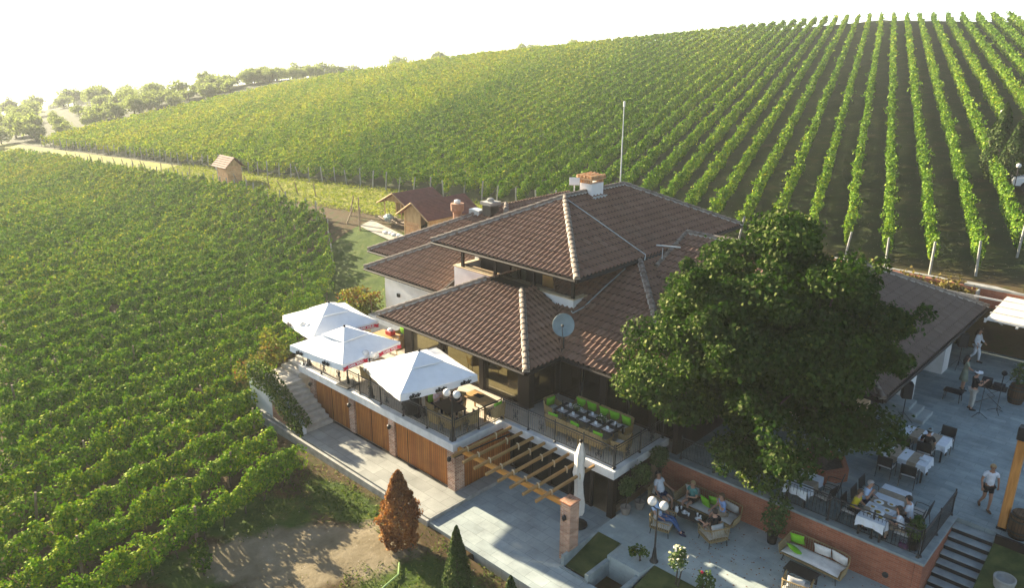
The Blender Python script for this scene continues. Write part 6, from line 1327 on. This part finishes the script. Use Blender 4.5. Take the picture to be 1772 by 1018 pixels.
    if long_hair: hb_.tube([hp(0, -.06, .02), hp(0, -.10, -.12), hp(0, -.105, -.26), hp(0, -.09, -.36)], [.085, .10, .085, .03], 9)
    hb_.build('hair', [hair], t, True)
    if cap: MB().ball(hp(0, -.01, .045), .108, 12, 7, 0, (.95, 1.06, .75)).tube([hp(0, .06, .05), hp(0, .19, .035)], [.075, .06], 10).build('cap', [cap], t, True)
    if glasses: MB().bbox(-.075, .075, .0, .02, -.018, .018, .006, 0, Matrix.Translation(hp(0, .085, .01))).build('sunglasses', ['black_plastic'], t)
    t.scale = (h, h, h); return t
TA = (((-.25, .12, .22), (-.12, .36, .20)), ((.25, .12, .22), (.12, .36, .20)))      # forearms on the table
LA = (((-.27, .02, .22), (-.25, .25, .12)), ((.27, .02, .22), (.25, .25, .12)))      # on armrests
person('man in jeans and pale blue shirt leaning back in armchair near the globe lamp', (-12.30, 20.58, LP - .02), rad(-75), 'sit', 'pale_blue', 'denim', 'hair_brown', sleeves='short', lean=-.55, arms=LA, legs=(((-.10, .46, .04), (-.06, .72, -.36)), ((.10, .46, .08), (.0, .80, -.40))), shoe='navy')
person('big man in a white shirt and dark shorts in the armchair beside the glass wall', (-13.12, 21.86, LP - .02), rad(-100), 'sit', 'white_cloth', 'navy', 'hair_dark', shorts=True, lean=-.3, belly=.04, arms=(((-.27, .0, .25), (-.32, .26, .16)), ((.28, .05, .24), (.42, .30, .22))), shoe='brown_leather', h=1.03)
person('blond woman in a teal top holding something on the left half of the occupied sofa', (-12.05, 22.40, LP), math.pi - .2, 'sit', 'teal_cloth', 'black_cloth', 'hair_blond', shorts=True, lean=.15, arms=(((-.24, .08, .20), (-.05, .28, .22)), ((.24, .08, .20), (.06, .28, .22))), h=.96)
person('man in blue shirt raising a hand to his face on the sofa', (-10.80, 22.35, LP), math.pi - .5, 'sit', 'blue_shirt', 'khaki', 'hair_brown', shorts=True, lean=.2, arms=(((-.22, .18, .24), (-.05, .24, .52)), ((.25, .08, .18), (.2, .34, .1))))
person('man in black shirt seen from behind in a rope armchair', (-10.50, 21.20, LP - .02), rad(62), 'sit', 'black_cloth', 'khaki', 'hair_dark', shorts=True, lean=.1, arms=(((-.26, .10, .2), (-.30, .40, .18)), ((.27, .05, .2), (.2, .34, .12))))
person('woman in a yellow shirt dining nearest the railing on the left of the table', (-6.98, 23.78, ZP), rad(-90), 'sit', 'yellow_cloth', 'black_cloth', 'hair_brown', lean=.3, arms=TA, h=.97)
person('grey haired man in a pale blue shirt dining on the left of the table', (-6.93, 24.52, ZP), rad(-90), 'sit', 'pale_blue', 'navy', 'hair_grey', lean=.3, arms=(TA[0], ((.24, .16, .2), (.10, .24, .44))))
person('dark haired person in white with sunglasses dining on the right of the table', (-5.34, 24.45, ZP), rad(92), 'sit', 'white_cloth', 'navy', 'hair_dark', lean=.25, arms=TA, glasses=True)
person('woman with long dark hair in white dining on the right nearest the railing', (-5.36, 23.72, ZP), rad(95), 'sit', 'white_cloth', 'khaki', 'hair_dark', long_hair=True, lean=.3, arms=TA, h=.96)
person('man in black with grey cap sitting at the banded plaza table', (-6.45, 29.68, ZP), rad(4), 'sit', 'black_cloth', 'black_cloth', 'hair_dark', lean=.25, arms=TA, cap='cloth_beige' if False else 'dish_grey')
person('woman in a loose white top and dark shorts walking across the plaza', (-3.93, 27.75, ZP), math.pi + .5, 'stand', 'white_cloth', 'black_cloth', 'hair_blond', skin_m='skin_tan', shorts=True, arms=(((-.27, -.06, .22), (-.29, -.02, -.02)), ((.27, .04, .22), (.27, .20, .02))), legs=(((-.08, .16, -.44), (-.07, .14, -.86)), ((.08, .02, -.45), (.09, -.26, -.80))), h=1.0, shoe='brown_leather')
person('musician in a black shirt and pale trousers with a white cap', (-6.42, 35.85, ZP), rad(-55), 'stand', 'black_cloth', 'pale_trousers', 'hair_dark', arms=(((-.24, .08, .22), (-.14, .30, .30)), ((.26, .10, .25), (.16, .34, .44))), cap='white_cloth', h=1.05, belly=.02)
person('woman in a pale sage dress standing behind the musician', (-7.25, 37.8, ZP), rad(-60), 'stand', 'sage_cloth', 'sage_cloth', 'hair_dark', long_hair=True, dress=True, arms=(((-.22, .10, .22), (-.08, .24, .14)), ((.22, .10, .22), (.08, .24, .14))), h=.98)
person('woman dressed all in white walking along the far brick wall', (-7.75, 41.85, ZP), rad(-100), 'stand', 'white_cloth', 'white_cloth', 'hair_brown', long_hair=True, sleeves='long', arms=(((-.24, .06, .22), (-.16, .26, .12)), ((.24, -.02, .22), (.26, .10, .0))), legs=(((-.09, .14, -.44), (-.09, .16, -.86)), ((.09, .0, -.45), (.10, -.28, -.80))), h=1.03)
person('woman in a pink top seated at the dark square table on the terrace', (-22.0, 18.55, T), rad(-85), 'sit', 'pink_cloth', 'navy', 'hair_dark', long_hair=True, lean=.2, arms=(((-.24, .12, .22), (-.06, .24, .40)), ((.24, .12, .22), (.06, .26, .42))), h=.98)
put(PW, -21.45, 19.25, T, rad(-150), 'wicker chair under the person in black at the dark square table', CG)
person('dark haired person in black seated behind the globe lamp at the dark square table', (-21.45, 19.22, T), rad(-150), 'sit', 'black_cloth', 'black_cloth', 'hair_dark', lean=.2, arms=TA)
for p_ in (PW, PG, PM, AC, SF):
    if p_['label'] == 'x': bpy.data.objects.remove(p_)
# ------------------------------------------------------------------ haze
hz = MB().box(-2590, 2590, -390, 2590, -300, 48)
ho = bpy.data.objects.new('haze', bpy.data.meshes.new('haze')); ho.data.from_pydata(hz.v, [], hz.f); COL.objects.link(ho); ho['kind'] = 'stuff'
m = bpy.data.materials.new('haze'); m.use_nodes = True; m.node_tree.nodes.clear()
pv = m.node_tree.nodes.new('ShaderNodeVolumePrincipled'); om = m.node_tree.nodes.new('ShaderNodeOutputMaterial')
pv.inputs['Color'].default_value = (.94, .97, 1.0, 1); pv.inputs['Density'].default_value = .0004; pv.inputs['Anisotropy'].default_value = .2
m.node_tree.links.new(pv.outputs[0], om.inputs['Volume']); ho.data.materials.append(m)
